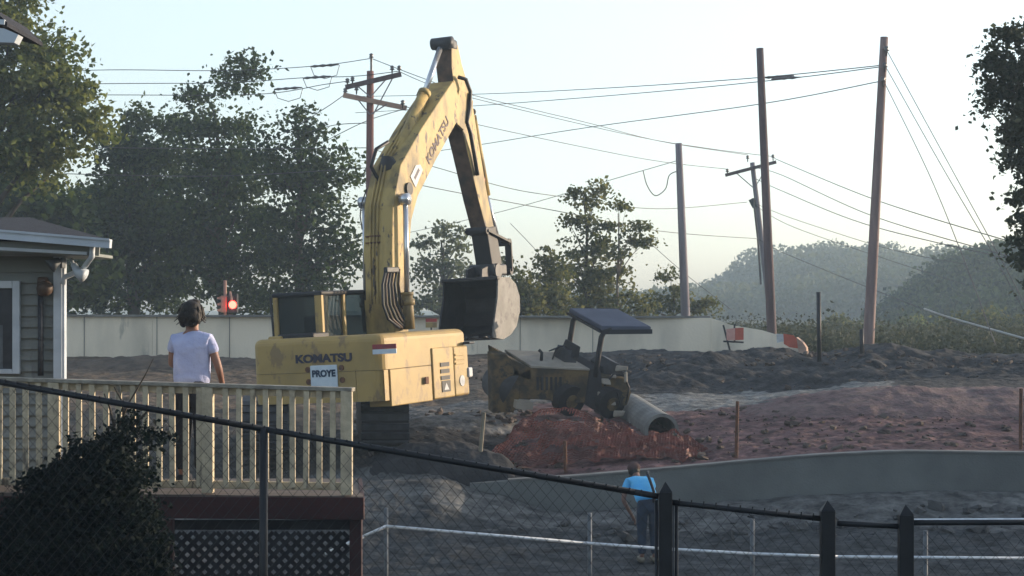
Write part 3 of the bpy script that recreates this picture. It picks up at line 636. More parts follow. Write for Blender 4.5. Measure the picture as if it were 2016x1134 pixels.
# cab
cab = MB(); cx0, cx1, cy0, cy1, cz0, cz1 = -1.44, -.34, -1.42, .55, 1.6, 3.02
for a in ((cx0,cy0),(cx1-.16,cy0),(cx0,cy1-.1),(cx1-.1,cy1-.1),(cx1-.1,cy0+.85)):
    cab.rbox((a[0],a[1],cz0),(a[0]+(.16 if a == (cx1-.16,cy0) else .10),a[1]+.10,cz1-.04),.02)
cab.box((cx0+.02,cy0+.02,cz0),(cx1-.02,cy1-.02,2.08))
cb = eb(cab, 'cab', 'yellow')
mb = MB(); mb.rbox((cx0-.02,cy0-.02,cz1-.09),(cx1+.02,cy1+.05,cz1),.04); eb(mb, 'cab_roof', 'black', cb)
mb = MB(); mb.box((cx0+.1,cy0+.045,2.08),(cx1-.16,cy0+.06,cz1-.09)); eb(mb, 'rear_window', 'glass', cb)
mb = MB(); mb.box((cx0+.35,cy0+.03,2.1),(cx0+.65,cy0+.042,2.5)); eb(mb, 'window_glint', 'decal_white', cb) if False else None
mb = MB(); mb.box((cx1-.06,cy0+.17,2.08),(cx1-.045,cy1-.1,cz1-.09)); eb(mb, 'side_window', 'glass', cb)
mb = MB(); mb.box((cx0+.03,cy0+.10,2.08),(cx0+.045,cy1-.1,cz1-.09)); eb(mb, 'side_window', 'glass', cb)
mb = MB(); mb.tube([(cx0-.04,cy0+.05,2.1),(cx0-.06,cy0+.03,2.95)], .025, 8); eb(mb, 'grab_rail', 'dark', cb)
mb = MB(); mb.rbox((cx0+.35,-.9,1.9),(cx0+.8,-.75,2.55),.06); mb.rbox((cx0+.35,-.9,1.9),(cx0+.8,-.35,2.02),.05); eb(mb, 'operator_seat', 'black', cb)
# boom
bpx = [(764,668),(760,600),(760,500),(764,420),(778,358),(816,288),(850,232),(876,190)]
bth = [.55,.62,.70,.82,.92,.86,.80,.74]
bl = [S(*p) for p in bpx]; out = profile([(p.y,p.z) for p in bl], bth)
mb = MB(); mb.prism([(-.33,p.x,p.y) for p in out], (.66,0,0))
boom = eb(mb, 'boom', 'yellow_dirty', bevel=.02)
# weld flanges and clamps on the boom
mb = MB()
for k in range(1, 7):
    p = bl[k]
for x_, y_ in ((735,465),(735,478),(745,440),(748,508),(752,545),(848,262),(832,300),(812,332),(868,215)):
    p = S(x_, y_, -.1); eb(MB().bar(p+Vector((-.16,-.02,0)), p+Vector((.16,-.02,0)), .05, .03), 'pipe_clamp', 'rust', boom)

mb = MB()
for u in (-.16,-.08,0):
    pts = []
    for k in range(1, 7):
        a, c2 = out[k], bl[k]; pts.append((u, a.x+ (a.x-c2.y)*.08, a.y+(a.y-c2.z)*.08))
    mb.tube(pts, .022, 6)
eb(mb, 'hydraulic_pipe', 'yellow_dirty', boom)
mb = MB(); p = S(803,372,.33); mb.tube([p+Vector((-.02,0,0)), p+Vector((.05,0,0))], .13, 16); eb(mb, 'cylinder_pin', 'black', boom)
# decals on the boom's right side
def onboom(x, y, ang, u=.336):
    p = S(x, y, u); return Matrix.Translation(p) @ Matrix.Rotation(R(90),4,'Z') @ Matrix.Rotation(R(90),4,'X') @ Matrix.Rotation(ang,4,'Z')
d0 = S(842,320,.336); d1 = S(880,240,.336); ang = math.atan2(d1.z-d0.z, d1.y-d0.y)
text('KOMATSU', .27, 'decal_purple', 'boom_lettering', boom, onboom(862,276,ang), sx=1.12, bold=.02)
cpt = S(821,343,.337); mb = MB(); r_ = Matrix.Rotation(0,4,'X')
v1 = Vector((0,math.cos(ang),math.sin(ang))); v2 = Vector((0,-math.sin(ang),math.cos(ang)))
mb.prism([cpt-v1*.26-v2*.14, cpt+v1*.26-v2*.10, cpt+v1*.26+v2*.04, cpt+v1*.10+v2*.16, cpt-v1*.26+v2*.16], (.006,0,0)); dc = eb(mb, 'decal', 'white', boom)
mb = MB(); mb.prism([cpt-v1*.16-v2*.02, cpt+v1*.14-v2*.02, cpt+v1*.14+v2*.05, cpt-v1*.16+v2*.05], (.010,0,0)); eb(mb, 'decal_mark', 'decal_navy', dc)
# arm
apx = [(880,90),(884,130),(894,180),(903,225),(918,300),(936,390),(950,450),(962,522)]
ath = [.32,.52,.72,.78,.62,.48,.40,.34]
al = [S(*p) for p in apx]; ao = profile([(p.y,p.z) for p in al], ath)
mb = MB(); n = len(ao); vs = [(-.19,p.x,p.y) for p in ao]+[(.19,p.x,p.y) for p in ao]
for k in range(n):
    j = (k+1) % n
    mb.add([vs[k],vs[j],vs[j+n],vs[k+n]], [(0,1,2,3)], 0)
mb.add(vs[:n], [list(range(n))[::-1]], 0); mb.add(vs[n:], [list(range(n))], 0)
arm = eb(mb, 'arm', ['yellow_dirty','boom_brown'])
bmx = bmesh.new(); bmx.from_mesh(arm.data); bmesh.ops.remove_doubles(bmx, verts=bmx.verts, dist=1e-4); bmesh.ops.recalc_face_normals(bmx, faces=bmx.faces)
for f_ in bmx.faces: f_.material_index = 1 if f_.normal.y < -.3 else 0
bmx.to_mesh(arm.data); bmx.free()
bv = arm.modifiers.new('bevel','BEVEL'); bv.width = .015; bv.segments = 2
mb = MB(); tp = al[0]; mb.tube([(-.24,tp.y-.22,tp.z+.03),(.24,tp.y-.22,tp.z+.03)], .13, 14); mb.rbox((-.20,tp.y-.3,tp.z-.12),(.20,tp.y+.15,tp.z+.12),.06); eb(mb, 'arm_head', 'dark', arm, smooth=True)
pv = S(898,205); mb = MB(); mb.tube([(-.34,pv.y,pv.z),(.34,pv.y,pv.z)], .11, 14); eb(mb, 'arm_pivot_pin', 'rust', boom)
mb = MB()
for u in (-.325,.265): mb.prism([(u,pv.y-.85,pv.z-.42),(u,pv.y-.35,pv.z-.62),(u,pv.y+.10,pv.z-.25),(u,pv.y+.20,pv.z+.05),(u,pv.y,pv.z+.20),(u,pv.y-.45,pv.z+.26)], (.06,0,0))
eb(mb, 'boom_fork', 'yellow_dirty', boom, bevel=.01)
# arm cylinder above the boom
c0 = S(768,338,0); c1_ = S(836,182,0); c2_ = S(866,96,0)
mb = MB(); mb.tube([c0,c1_], .125, 14); mb.tube([c1_-(c1_-c0).normalized()*.12, c1_], .145, 14); ac = eb(mb, 'arm_cylinder', 'yellow_dirty', smooth=True)
mb = MB(); mb.tube([c1_,c2_], .062, 12); eb(mb, 'piston_rod', 'chrome', ac, smooth=True)
mb = MB(); mb.sphere(c0+Vector((0,-.05,.05)), .26, 10, (.8,.7,1.05), .3); mb.tube([c0+Vector((-.1,-.2,-.3)),c0+Vector((-.2,-.42,.1)),c0+Vector((-.1,-.35,.45)),c0+Vector((.05,-.1,.6))], .04, 7); eb(mb, 'hose_bundle', 'hose', ac, smooth=True)
# lift cylinders
for u in (-.47,.47):
    a = S(806,648,.47); b_ = S(801,575,.47); c3 = S(798,392,.47)
    a = Vector((u,a.y,a.z)); b_ = Vector((u,b_.y,b_.z)); c3 = Vector((u,c3.y,c3.z))
    mb = MB(); mb.tube([a,b_], .115, 14); mb.tube([b_-(b_-a)*.35,b_-(b_-a)*.2],.15,14); mb.tube([b_-(b_-a)*.08,b_],.135,14); lc = eb(mb, 'lift_cylinder', 'yellow_dirty', smooth=True)
    mb = MB(); mb.tube([b_,c3], .055, 12); mb.tube([c3-Vector((.1,0,0)),c3+Vector((.08,0,0))],.12,12); eb(mb, 'piston_rod', 'chrome', lc, smooth=True)
# hoses from the house to the boom
for k, (x0, mm) in enumerate([(758,'hose'),(763,'hoseb'),(768,'hose'),(773,'hoseb'),(778,'hose'),(784,'hoseb')]):
    a = S(x0,530,.30); pts = [a+Vector((.02,0,0)), S(x0-5+k,560,.34), S(x0-4+k*2,600,.38), S(x0+6+k*3,628,.42), S(x0+28,645,.42)]
    mb = MB(); mb.tube(pts, .028, 7); eb(mb, 'hydraulic_hose', mm, smooth=True)
mb = MB(); a = S(768,532,.31); mb.rbox(a-Vector((.01,.26,.05)), a+Vector((.08,.26,.06)), .02); eb(mb, 'hose_clamp_block', 'dark', boom)
mb = MB(); mb.tube([S(719,520,-.3),S(720,590,-.3),S(728,615,-.3),S(745,635,-.3)], .025, 6); eb(mb, 'hydraulic_hose', 'hose', smooth=True)
mb = MB(); mb.tube([S(722,372,-.3),S(712,400,-.34),S(709,425,-.34),S(713,452,-.3)], .014, 6); eb(mb, 'hydraulic_hose', 'hose', smooth=True)
# hoses and bucket cylinder on the far side of the arm
mb = MB(); mb.tube([S(903,152,.26),S(917,156,.34),S(926,180,.36),S(924,215,.36),S(919,240,.34),S(926,262,.30),S(933,300,.26),S(940,345,.24)], .045, 8); eb(mb, 'hydraulic_hose', 'hose', arm, smooth=True)
k0 = S(930,228,0); k1 = S(958,385,0); k2 = S(982,478,0)
mb = MB(); mb.tube([k0,k1], .09, 12); kc = eb(mb, 'bucket_cylinder', 'yellow_dirty', arm, smooth=True)
mb = MB(); mb.tube([k1,k2], .05, 10); eb(mb, 'piston_rod', 'chrome', kc, smooth=True)
for x_, y_ in ((931,220),(929,256)): eb(MB().sphere(S(x_,y_,.12), .075, 8), 'work_lamp', 'dark', arm)
mb = MB(); mb.sphere(S(951,355,.1), .05, 8, (1,1,1.8)); eb(mb, 'red_tag', 'red', arm)
mb = MB(); t0_ = al[-2]; t1_ = al[-1]
mb.prism([(-.205,t0_.y-.22,t0_.z),(-.205,t0_.y+.26,t0_.z+.05),(-.205,t1_.y+.28,t1_.z+.05),(-.205,t1_.y+.24,t1_.z-.16),(-.205,t1_.y-.20,t1_.z-.16)], (.41,0,0)); eb(mb, 'arm_tip_plate', 'black', arm, bevel=.02)
# bucket linkage
mb = MB()
L0, L1, L2 = S(985,478,0), S(940,455,0), S(988,535,0)
for u in (-.24,.20):
    for a, c3 in ((L0,L1),(L0,L2)): mb.bar(Vector((u,a.y,a.z)), Vector((u,c3.y,c3.z)), .05, .16, up=(1,0,0))
for q in (L0,L1,L2): mb.tube([(-.25,q.y,q.z),(.25,q.y,q.z)], .085, 12)
eb(mb, 'bucket_link', 'black', arm)
hp = S(955,535,0); mb = MB(); mb.tube([(-.34,hp.y,hp.z),(.34,hp.y,hp.z)], .17, 16); mb.rbox((-.32,hp.y-.2,hp.z-.1),(.32,hp.y+.5,hp.z+.16),.05); eb(mb, 'bucket_hanger', 'dark')
# bucket: shell profile from the top front lip round the back to the cutting edge
o0 = S(928,552,0); bpf = [(928,552),(962,556),(972,572),(970,595),(962,625),(950,650),(938,660),(918,652)]
by = [(S(x_,y_,0).y, S(x_,y_,0).z) for x_, y_ in bpf]
zt, y0_ = o0.z, o0.y
prof = [(y0_-.05,zt+.03),(y0_+.55,zt+.03),(y0_+.85,zt-.12),(y0_+1.02,zt-.40),(y0_+1.0,zt-.72),(y0_+.78,zt-1.06),(y0_+.45,zt-1.24),(y0_+.05,zt-1.33),(y0_-.46,zt-1.27)]
inner = [(y0_-.05,zt-.01),(y0_+.53,zt-.01),(y0_+.81,zt-.15),(y0_+.97,zt-.41),(y0_+.95,zt-.70),(y0_+.75,zt-1.02),(y0_+.43,zt-1.19),(y0_+.05,zt-1.28),(y0_-.46,zt-1.25)]
W2 = .66; mb = MB(); n = len(prof); vs = []
for u in (-W2, W2): vs += [(u,*p) for p in prof]+[(u,*p) for p in inner]
fs = []
for k in range(n-1):
    fs += [(k,k+1,2*n+k+1,2*n+k), (n+k,2*n+n+k,2*n+n+k+1,n+k+1), (k,n+k,n+k+1,k+1), (2*n+k,2*n+k+1,3*n+k+1,3*n+k)]
fs += [(0,2*n,3*n,n),(n-1,2*n-1,4*n-1,3*n-1)]
mb.add(vs, fs); bk = eb(mb, 'bucket', 'bucketm')
mb = MB()
for k, u in enumerate((-W2-.02, W2-.02)):
    s0 = MB(); s0.prism([(u,*p) for p in prof]+[(u,y0_-.30,zt-.80),(u,y0_-.12,zt-.40)], (.04,0,0)); eb(s0, 'side_plate', 'bucketside' if k else 'bucketm', bk)  # only the right plate takes the paler, lit colour
for k in range(5):
    u = -.56+k*.28; s0 = MB(); q_ = -.11
    s0.add([(u-.05,y0_-.44,zt-1.22),(u+.05,y0_-.44,zt-1.22),(u+.05,y0_-.44,zt-1.31),(u-.05,y0_-.44,zt-1.31),(u-.03,y0_-.66,zt-1.24),(u+.03,y0_-.66,zt-1.24)], [(0,1,2,3),(0,4,5,1),(3,2,5,4),(0,3,4),(1,5,2)])
    eb(s0, 'tooth', 'bucketside' if k == 3 else 'dark', bk)
mb = MB(); mb.rbox((-W2-.03,y0_-.12,zt-.02),(W2+.03,y0_+.02,zt+.06),.02)
for u in (-.20,.16): mb.prism([(u,y0_+.1,zt+.02),(u,y0_+.75,zt+.0),(u,y0_+.72,zt+.22),(u,y0_+.45,zt+.30),(u,y0_+.15,zt+.24)], (.05,0,0))
eb(mb, 'bucket_ears', 'bucketm', bk)
# crawler tracks, set at another angle than the house
TM = EXI.to_3x3().to_4x4() @ Matrix.Rotation(R(6), 4, 'Z')
org = EXI @ P(638, 858, 38.6)
for s_ in (-1, 1):
    T_ = Matrix.Translation(org+ (TM.to_3x3() @ Vector((s_*1.15, 0, 0)))) @ TM
    mb = MB(); Lh, Rr_ = 1.75, .44
    loop = []
    for k in range(9): a = math.pi/2+math.pi*k/8; loop.append((-Lh+Rr_*math.cos(a), Rr_+Rr_*math.sin(a)))
    for k in range(9): a = -math.pi/2+math.pi*k/8; loop.append((Lh+Rr_*math.cos(a), Rr_+Rr_*math.sin(a)))
    mb.prism([T_ @ Vector((-.45, y_, z_-.12)) for y_, z_ in loop], (T_.to_3x3() @ Vector((.90,0,0))))
    per = []
    for k in range(len(loop)):
        a = Vector(loop[k]); c3 = Vector(loop[(k+1) % len(loop)]); m_ = max(1, int((c3-a).length/.17))
        for j in range(m_): per.append((a.lerp(c3, j/m_), (c3-a).normalized()))
    tr = eb(mb, 'crawler_track', 'black')
    mb = MB()
    for q, tt in per:
        nn = Vector((tt.y, -tt.x)); a = q+nn*.02
        mb.bar(T_ @ Vector((-.46,a.x,a.y-.12)), T_ @ Vector((.46,a.x,a.y-.12)), .12, .05, up=TM.to_3x3() @ Vector((0,nn.x,nn.y)))
    eb(mb, 'track_shoes', 'dark', tr)

# ------------------------------------------------------------------ smaller machine with a canopy, standing on a slope
DN = 41.3; Tn = Vector((-.52, .80, .30)); gm0 = P(1100, 812, DN)
mc = empty('earthmoving_machine', gm0, 'muddy ochre earthmoving machine under a tilted dark canopy, right of the excavator', 'construction machine')
def N(x, y, t_=0., D=DN): return P(x, y, D)+Tn*t_
def ext(mb, pts, t0, t1, mi=0): mb.prism([N(x, y, t0) for x, y in pts], Tn*(t1-t0), mi); return mb
bd = ext(MB(), [(1046,724),(1168,729),(1172,792),(1120,796),(1075,788),(1022,786),(1020,735)], 0, 1.05).build('body', 'olive', mc, bevel=.03)
ext(MB(), [(1044,719),(1160,725),(1160,729),(1044,723.5)], -.03, 1.08).build('hood', 'greyhood', mc, bevel=.01)
ext(MB(), [(969,697),(997,697),(1024,735),(1022,790),(1012,812),(971,814)], 0, .22).build('front_yoke', 'olive', mc, bevel=.02)
ext(MB(), [(1006,706),(1046,726),(1048,750),(1010,742)], .0, 1.0).build('front_panel', 'olive', mc, bevel=.02)
mb = MB(); mb.tube([N(1026,778,.15), N(1026,778,1.0)], .40, 24); mb.build('drum', 'dark', mc, smooth=True)
mb = MB(); ext(mb, [(1012,786),(1044,788),(1043,803),(1010,801)], -.12, .05); mb.build('toolbox', 'greyhood', mc)
for nm, cx_, cy_ in (('wheel',1125,790),('wheel',1205,795)):
    mb = MB(); mb.tube([N(cx_,cy_,-.02), N(cx_,cy_,.28)], .34, 22); wl = mb.build(nm, 'black', mc, smooth=False)
    MB().tube([N(cx_,cy_,-.05), N(cx_,cy_,.1)], .15, 16).build('rim', 'olive', wl)
mb = MB(); ext(mb, [(1160,728),(1180,722),(1186,800),(1165,805),(1150,795)], -.04, .95); mb.build('platform', 'black', mc)
# canopy: two posts and a sloping roof
for t0 in (.0, 1.12):
    mb = MB(); mb.tube([N(1172,742,t0), N(1178,700,t0), N(1184,664,t0), N(1190,652,t0), N(1204,648,t0)], .062, 10); mb.build('canopy_post', 'black', mc, smooth=True)
mb = MB()
for k in range(1): mb.prism([N(1182,640,-.06), N(1279,641,-.06), N(1279,650,-.06), N(1182,650,-.06)], Tn*1.30)
mb.build('canopy_roof', ['canopy'], mc, bevel=.02)
mb = MB(); mb.bar(N(1182,651.5,-.08), N(1280,650.5,-.08), .03, .1); mb.bar(N(1181,651,-.08), N(1181,651,1.26), .1, .05); mb.build('roof_rim', 'black', mc)
mb = MB(); ext(mb, [(1135,700),(1150,702),(1152,727),(1128,725)], .35, .75); mb.build('console', 'dark', mc)
mb = MB(); mb.tube([N(1085,722,.4), N(1086,706,.4), N(1080,700,.4)], .035, 8); mb.build('exhaust_pipe', 'black', mc, smooth=True)
mb = MB(); ext(mb, [(1185,748),(1200,742),(1238,748),(1246,775),(1238,800),(1210,808),(1186,795)], .05, .8); en = mb.build('rear_frame', 'olive', mc, bevel=.03)
mb = MB(); ext(mb, [(1196,728),(1214,716),(1232,724),(1240,748),(1200,745)], .2, .7); mb.build('engine', 'dark', en, bevel=.02)
mb = MB()
for x_, y_, w_, h_ in ((1193,750,.10,.09),(1222,724,.16,.07),(1181,780,.09,.12),(1202,792,.12,.06),(1216,812,.14,.08),(1232,742,.05,.14),(1208,738,.06,.05)):
    c_ = N(x_,y_,-.04); MB().rbox(c_-Vector((w_,.06,h_))*.8, c_+Vector((w_,.06,h_))*.8, .025, 2, jitter=.07).build('muddy_fitting', 'greyhood', en)
mb = MB(); mb.tube([N(1190,760,0), N(1205,735,-.05), N(1228,738,0), N(1240,765,.02), N(1232,795,.0)], .022, 6); mb.tube([N(1188,775,0), N(1212,770,-.06), N(1222,800,0)], .02, 6); mb.build('hose', 'hose', en, smooth=True)
ext(MB(), [(1140,712),(1152,712),(1156,690),(1150,688)], .25, .75).build('seat_back', 'black', mc, bevel=.02)
mb = MB(); c_ = N(1120,700,.5); ring = [c_+Vector((math.cos(a_)*.16, math.sin(a_)*.16, math.cos(a_)*.06)) for a_ in [k*math.pi/8 for k in range(17)]]; mb.tube(ring, .015, 6); mb.tube([c_, N(1112,722,.5)], .02, 6); mb.build('steering_wheel', 'black', mc, smooth=True)
mb = MB()
for k in range(6): ext(mb, [(1056+k*9,742),(1060+k*9,742),(1060+k*9,768),(1056+k*9,768)], -.015, .0)
mb.build('engine_grille', 'black', bd)

# ------------------------------------------------------------------ concrete pipe
a = P(1303, 848, 39.6); d = P(1240, 806, 42.6); n_ = (a-d).normalized()
mb = MB(); seg = 28; up = Vector((0,0,1)); s1 = n_.cross(up).normalized(); s2 = s1.cross(n_).normalized(); vs = []
for c_, r_ in ((d,.36),(a,.36),(a,.29),(d,.29)): vs += [c_+s1*math.cos(2*math.pi*j/seg)*r_+s2*math.sin(2*math.pi*j/seg)*r_ for j in range(seg)]
fs = [[k*seg+j, k*seg+(j+1) % seg, ((k+1) % 4)*seg+(j+1) % seg, ((k+1) % 4)*seg+j] for k in range(4) for j in range(seg)]
mb.add(vs, fs); tag(mb.build('concrete_pipe', 'pipe', smooth=False), 'large grey concrete pipe lying in the red soil with its open end facing forward', 'pipe')
d['x'] if False else None

# ------------------------------------------------------------------ orange safety netting
def net(name, label, top, bot, D0, D1, cell=.05, seed=1):
    nx = int((top[-1][0]-top[0][0])/F*D0/cell); ny = 26
    xs_t = np.linspace(top[0][0], top[-1][0], nx); xs_b = np.linspace(bot[0][0], bot[-1][0], nx)
    yt = np.interp(xs_t, [p[0] for p in top], [p[1] for p in top]); yb = np.interp(xs_b, [p[0] for p in bot], [p[1] for p in bot])
    G = []
    for j in range(ny):
        t_ = j/(ny-1); D = D1+(D0-D1)*t_
        x = xs_t+(xs_b-xs_t)*t_; y = yt+(yb-yt)*t_
        dd = D+.28*fbm(x*.035+seed, np.full(nx, t_*3.), 4, seed)
        G.append(np.stack([(x-CX)/F*D, dd, CAMZ-(y-HZ)/F*D+.09*fbm(x*.07, np.full(nx, t_*4.), 3, seed+5)], -1))
    mb = MB()
    for j in range(ny):
        for i in range(nx-1): mb.add([], [])
    G = np.array(G); V = []; Fc = []
    wv = .013
    def strip(a, b_):
        k = len(V); dv = b_-a; nn = np.cross(dv, np.array([0,-1,.2])); nn = nn/(np.linalg.norm(nn)+1e-9)*wv
        V.extend([a-nn, a+nn, b_+nn, b_-nn]); Fc.append([k,k+1,k+2,k+3])
    for j in range(ny):
        for i in range(nx):
            if mnoise.noise(Vector((i*.11,j*.19,seed))) > .26: continue
            if i < nx-1: strip(G[j,i], G[j,i+1])
            if j < ny-1: strip(G[j,i], G[j+1,i])
    V = np.array(V); o = npmesh(name, V, np.array(Fc), 'orange_net', origin=V.mean(0)); so_ = o.modifiers.new('thickness', 'SOLIDIFY'); so_.thickness = .006
    return tag(o, label, 'safety netting')
net('safety_netting', 'orange-red plastic netting heaped against the muddy machine', [(1025,830),(1060,808),(1110,804),(1150,808),(1200,830),(1235,836)], [(918,938),(1000,925),(1080,912),(1160,905),(1220,900),(1260,898)], 36.9, 38.6, seed=2)
net('safety_netting', 'orange-red plastic netting sagging in front of the concrete pipe end', [(1190,826),(1225,836),(1262,852),(1300,856),(1330,850),(1375,872),(1430,900)], [(1170,905),(1230,902),(1290,896),(1340,902),(1390,906),(1436,912)], 36.9, 38.4, seed=4)
for k, (x, y, w_) in enumerate(((1246,908,18),(1297,911,9),(1330,909,40),(1537,899,8),(1496,909,7))):
    mb = MB(); p = P(x, y, 37.2); mb.sphere(p, w_/2/F*37, 8, (1,.7,.28), .8)
    tag(mb.build('plastic_scrap', 'plastic', smooth=False), ['short white plastic scrap above the blue-shirted person','tiny white scrap between the two larger white scraps','longest white plastic strip on the red soil','small white scrap near the top of the low retaining wall, furthest right','small white scrap just right of the rusty stake above the low wall'][k], 'debris', 'white scraps on the red soil')

# stakes
for x0, y0, x1, y1, D0, r_, m_, lab in ((1112,868,1114,940,36.6,.035,'rust','rusty steel stake rising before the red netting'),(1452,790,1449,920,36.6,.035,'rust','tall rusty stake standing on the red soil bank'),(2010,765,2009,900,36.6,.035,'rust','rusty stake at the right edge of the photo'),(953,812,943,918,36.4,.04,'stake','pale leaning wooden stake left of the red netting')):
    mb = MB(); mb.tube([P(x1,y1+8,D0), P((x0+x1)/2,(y0+y1)/2,D0), P(x0,y0,D0)], [r_,r_,r_*.9], 8); mb.bar(P(x0,y0,D0)+Vector((-.01,-.02,-.08)), P(x0,y0,D0)+Vector((.01,-.02,0)), .1, .02)
    tag(mb.build('stake', m_), lab, 'stake')

# ------------------------------------------------------------------ poles and lines
def pole(name, label, top, bot, D, r0, r1, m):
    b_ = P(bot[0], bot[1], D); g_ = gz(bot[0], D)-.3; t_ = P(top[0], top[1], D)
    if b_.z > g_: b_ = b_+(b_-t_)*((b_.z-g_)/max(.01, (t_.z-b_.z)))
    o = empty(name, b_, label, 'utility pole')
    k = 10; MB().tube([b_.lerp(t_, i/k) for i in range(k+1)], [r1+(r0-r1)*i/k for i in range(k+1)], 14).build('shaft', m, o, smooth=True)
    return o
def insul(par, x, y, D, s=.09, m='insul'):
    mb = MB(); p = P(x, y, D); mb.tube([p-Vector((0,0,.16)), p-Vector((0,0,.02)), p, p+Vector((0,0,.05)), p+Vector((0,0,.09)), p+Vector((0,0,.14))], [.02,.03,s,.05,s*.9,.03], 10); mb.build('insulator', m, par, smooth=True)
p1 = pole('utility_pole', 'reddish wooden utility pole with two crossarms, left of the excavator boom', (729,140), (727,640), 65, .12, .155, 'polered')
MB().bar(P(680,172,64.8), P(790,146,64.8), .12, .16).build('crossarm', 'poledark', p1)
MB().bar(P(676,187,64.6), P(800,213,65.2), .13, .16).build('crossarm', 'armpale', p1)
mb = MB(); mb.tube([P(731,145,65), P(731,115,65)], .04, 8); mb.build('top_pin', 'insul', p1)
mb = MB()
for q in (((728,190,64.85),(700,166,64.85)),((730,190,64.85),(762,154,64.85)),((728,225,64.85),(703,194,64.85)),((730,225,64.85),(762,205,64.85)),((775,150,64.9),(735,225,64.9))): mb.bar(P(*q[0]), P(*q[1]), .03, .04)
mb.build('brace', 'polegrey', p1)
for x, y in ((684,165),(694,162),(702,180),(772,140),(786,140),(731,116),(680,184),(793,208)): insul(p1, x, y-3, 64.8)
p2 = pole('utility_pole', 'shorter plain grey pole behind the concrete wall, above the canopied machine', (1336,282), (1350,628), 74, .13, .19, 'polegrey')
p3 = pole('utility_pole', 'dark brown pole leaning left, in front of the pole with the small crossarm', (1496,95), (1520,668), 63, .12, .165, 'poledark')
p4 = pole('utility_pole', 'thin pole with one tilted crossarm, partly hidden behind the dark brown pole', (1481,320), (1519,640), 88, .11, .14, 'polegrey')
MB().bar(P(1428,345,87.7), P(1528,319,87.7), .13, .15).build('crossarm', 'poledark', p4)
mb = MB(); mb.bar(P(1450,341,87.8), P(1486,372,87.8), .04,.04); mb.bar(P(1512,326,87.8), P(1488,366,87.8), .04,.04); mb.build('brace', 'polegrey', p4)
mb = MB(); mb.bar(P(1478,392,87.9), P(1486,408,87.9), .2,.2); mb.tube([P(1483,390,87.8),P(1492,470,87.8),P(1498,560,87.8)], .05, 6); mb.build('cable_riser', 'dark', p4)
for x, y in ((1432,338),(1472,312),(1522,310)): insul(p4, x, y, 87.7)
p5 = pole('utility_pole', 'tallest pole, leaning right and lit along its right edge', (1741,73), (1709,690), 56, .115, .17, 'polewood')
for x, y in ((1745,100),(1742,132),(1738,160)): insul(p5, x, y, 55.8, .1)
tag(MB().tube([P(1613,712,50),P(1611.5,575,50)], .058, 12).build('post', 'black', smooth=True), 'short black post standing on the dark soil between the two leaning poles', 'post')
tag(MB().tube([P(1697,700,52),P(1696,648,52)], .06, 12).build('post', 'black', smooth=True), 'low black post at the foot of the tallest leaning pole', 'post')

def wire(label, pts, r=.014, m='wire', name='power_line', group='overhead lines', cat='power line'):
    V_ = [P(*p) for p in pts]
    # smooth the polyline (Catmull-Rom)
    out_ = []
    for i in range(len(V_)-1):
        p0 = V_[max(i-1,0)]; p1_ = V_[i]; p2_ = V_[i+1]; p3_ = V_[min(i+2,len(V_)-1)]
        for k in range(10):
            u = k/10; out_.append(.5*((2*p1_)+(-p0+p2_)*u+(2*p0-5*p1_+4*p2_-p3_)*u*u+(-p0+3*p1_-3*p2_+p3_)*u**3))
    out_.append(V_[-1]); tag(MB().tube(out_, r, 5, cap=True).build(name, m, smooth=True), label, cat, group)
wire('topmost line running left from the top pin of the reddish pole', [(-120,150,70),(190,138,68),(440,139,67),(620,130,66),(731,115,65)])
wire('line running left from the upper crossarm, second from the top', [(-120,172,70),(190,165,68),(440,163,67),(600,153,66),(700,150,65),(786,140,64.8)])
wire('line running left from the end of the upper crossarm, third from the top', [(-120,190,70),(190,187,68),(500,186,67),(640,166,66),(684,160,64.8)])
wire('thin cable crossing the dark trees at mid height', [(-120,286,64),(150,290,64),(480,293,65),(727,291,65)])
wire('thin cable crossing the dark trees lower down', [(-120,330,62),(0,338,62),(300,346,63),(480,345,64),(727,330,65)])
wire('line dropping left from the pale crossarm into the trees', [(676,188,64.8),(640,213,66),(560,262,70),(480,300,74)])
wire('line dropping left from the right end of the pale crossarm', [(798,214,65),(722,238,67),(640,278,70),(520,340,75)])
wire('short line dropping left from the middle of the reddish pole', [(727,242,65),(660,246,66),(600,262,69)])
wire('line from the top pin of the reddish pole to the small crossarm on the right', [(731,115,65),(830,153,66),(930,187,68),(1150,240,76),(1300,278,82),(1472,305,87.7)])
wire('line from the upper crossarm, passing just under the topmost one to the right', [(786,141,64.8),(850,168,66),(950,198,70),(1250,268,80),(1400,293,85),(1520,308,87.7)])
wire('line from the pale crossarm to the left end of the small crossarm', [(798,210,65),(930,243,68),(1150,290,76),(1300,318,82),(1432,333,87.7)])
wire('cable running right behind the excavator arm at mid height', [(727,292,65),(860,330,67),(1000,370,70),(1110,388,74),(1290,411,80),(1470,398,88)])
wire('lowest long cable from the reddish pole past the grey pole', [(727,335,65),(835,366,66),(1110,418,72),(1300,455,78),(1492,470,87)])
wire('upper of two lines going left from the tallest leaning pole', [(1740,128,56),(1490,153,64),(1200,173,76),(950,185,90),(700,190,105)], .016)
wire('lower of two lines going left near the top of the tallest leaning pole', [(1738,131,56),(1540,156,64),(1250,184,76),(940,208,92),(700,222,106)], .016)
wire('third line going left from the tallest leaning pole', [(1733,160,56),(1495,205,64),(1150,252,78),(870,296,92),(600,330,110)], .016)
wire('line sloping from the shorter grey pole down to the left', [(1337,315,74),(1230,346,78),(965,422,90),(700,480,105)])
wire('looped slack cable hanging left of the shorter grey pole', [(1266,335,76),(1274,365,76),(1290,385,75.5),(1310,372,75),(1318,345,74.5),(1337,336,74)], .02)
wire('highest line sloping right from the small crossarm', [(1525,312,87.7),(1720,392,70),(2010,482,50)], .016)
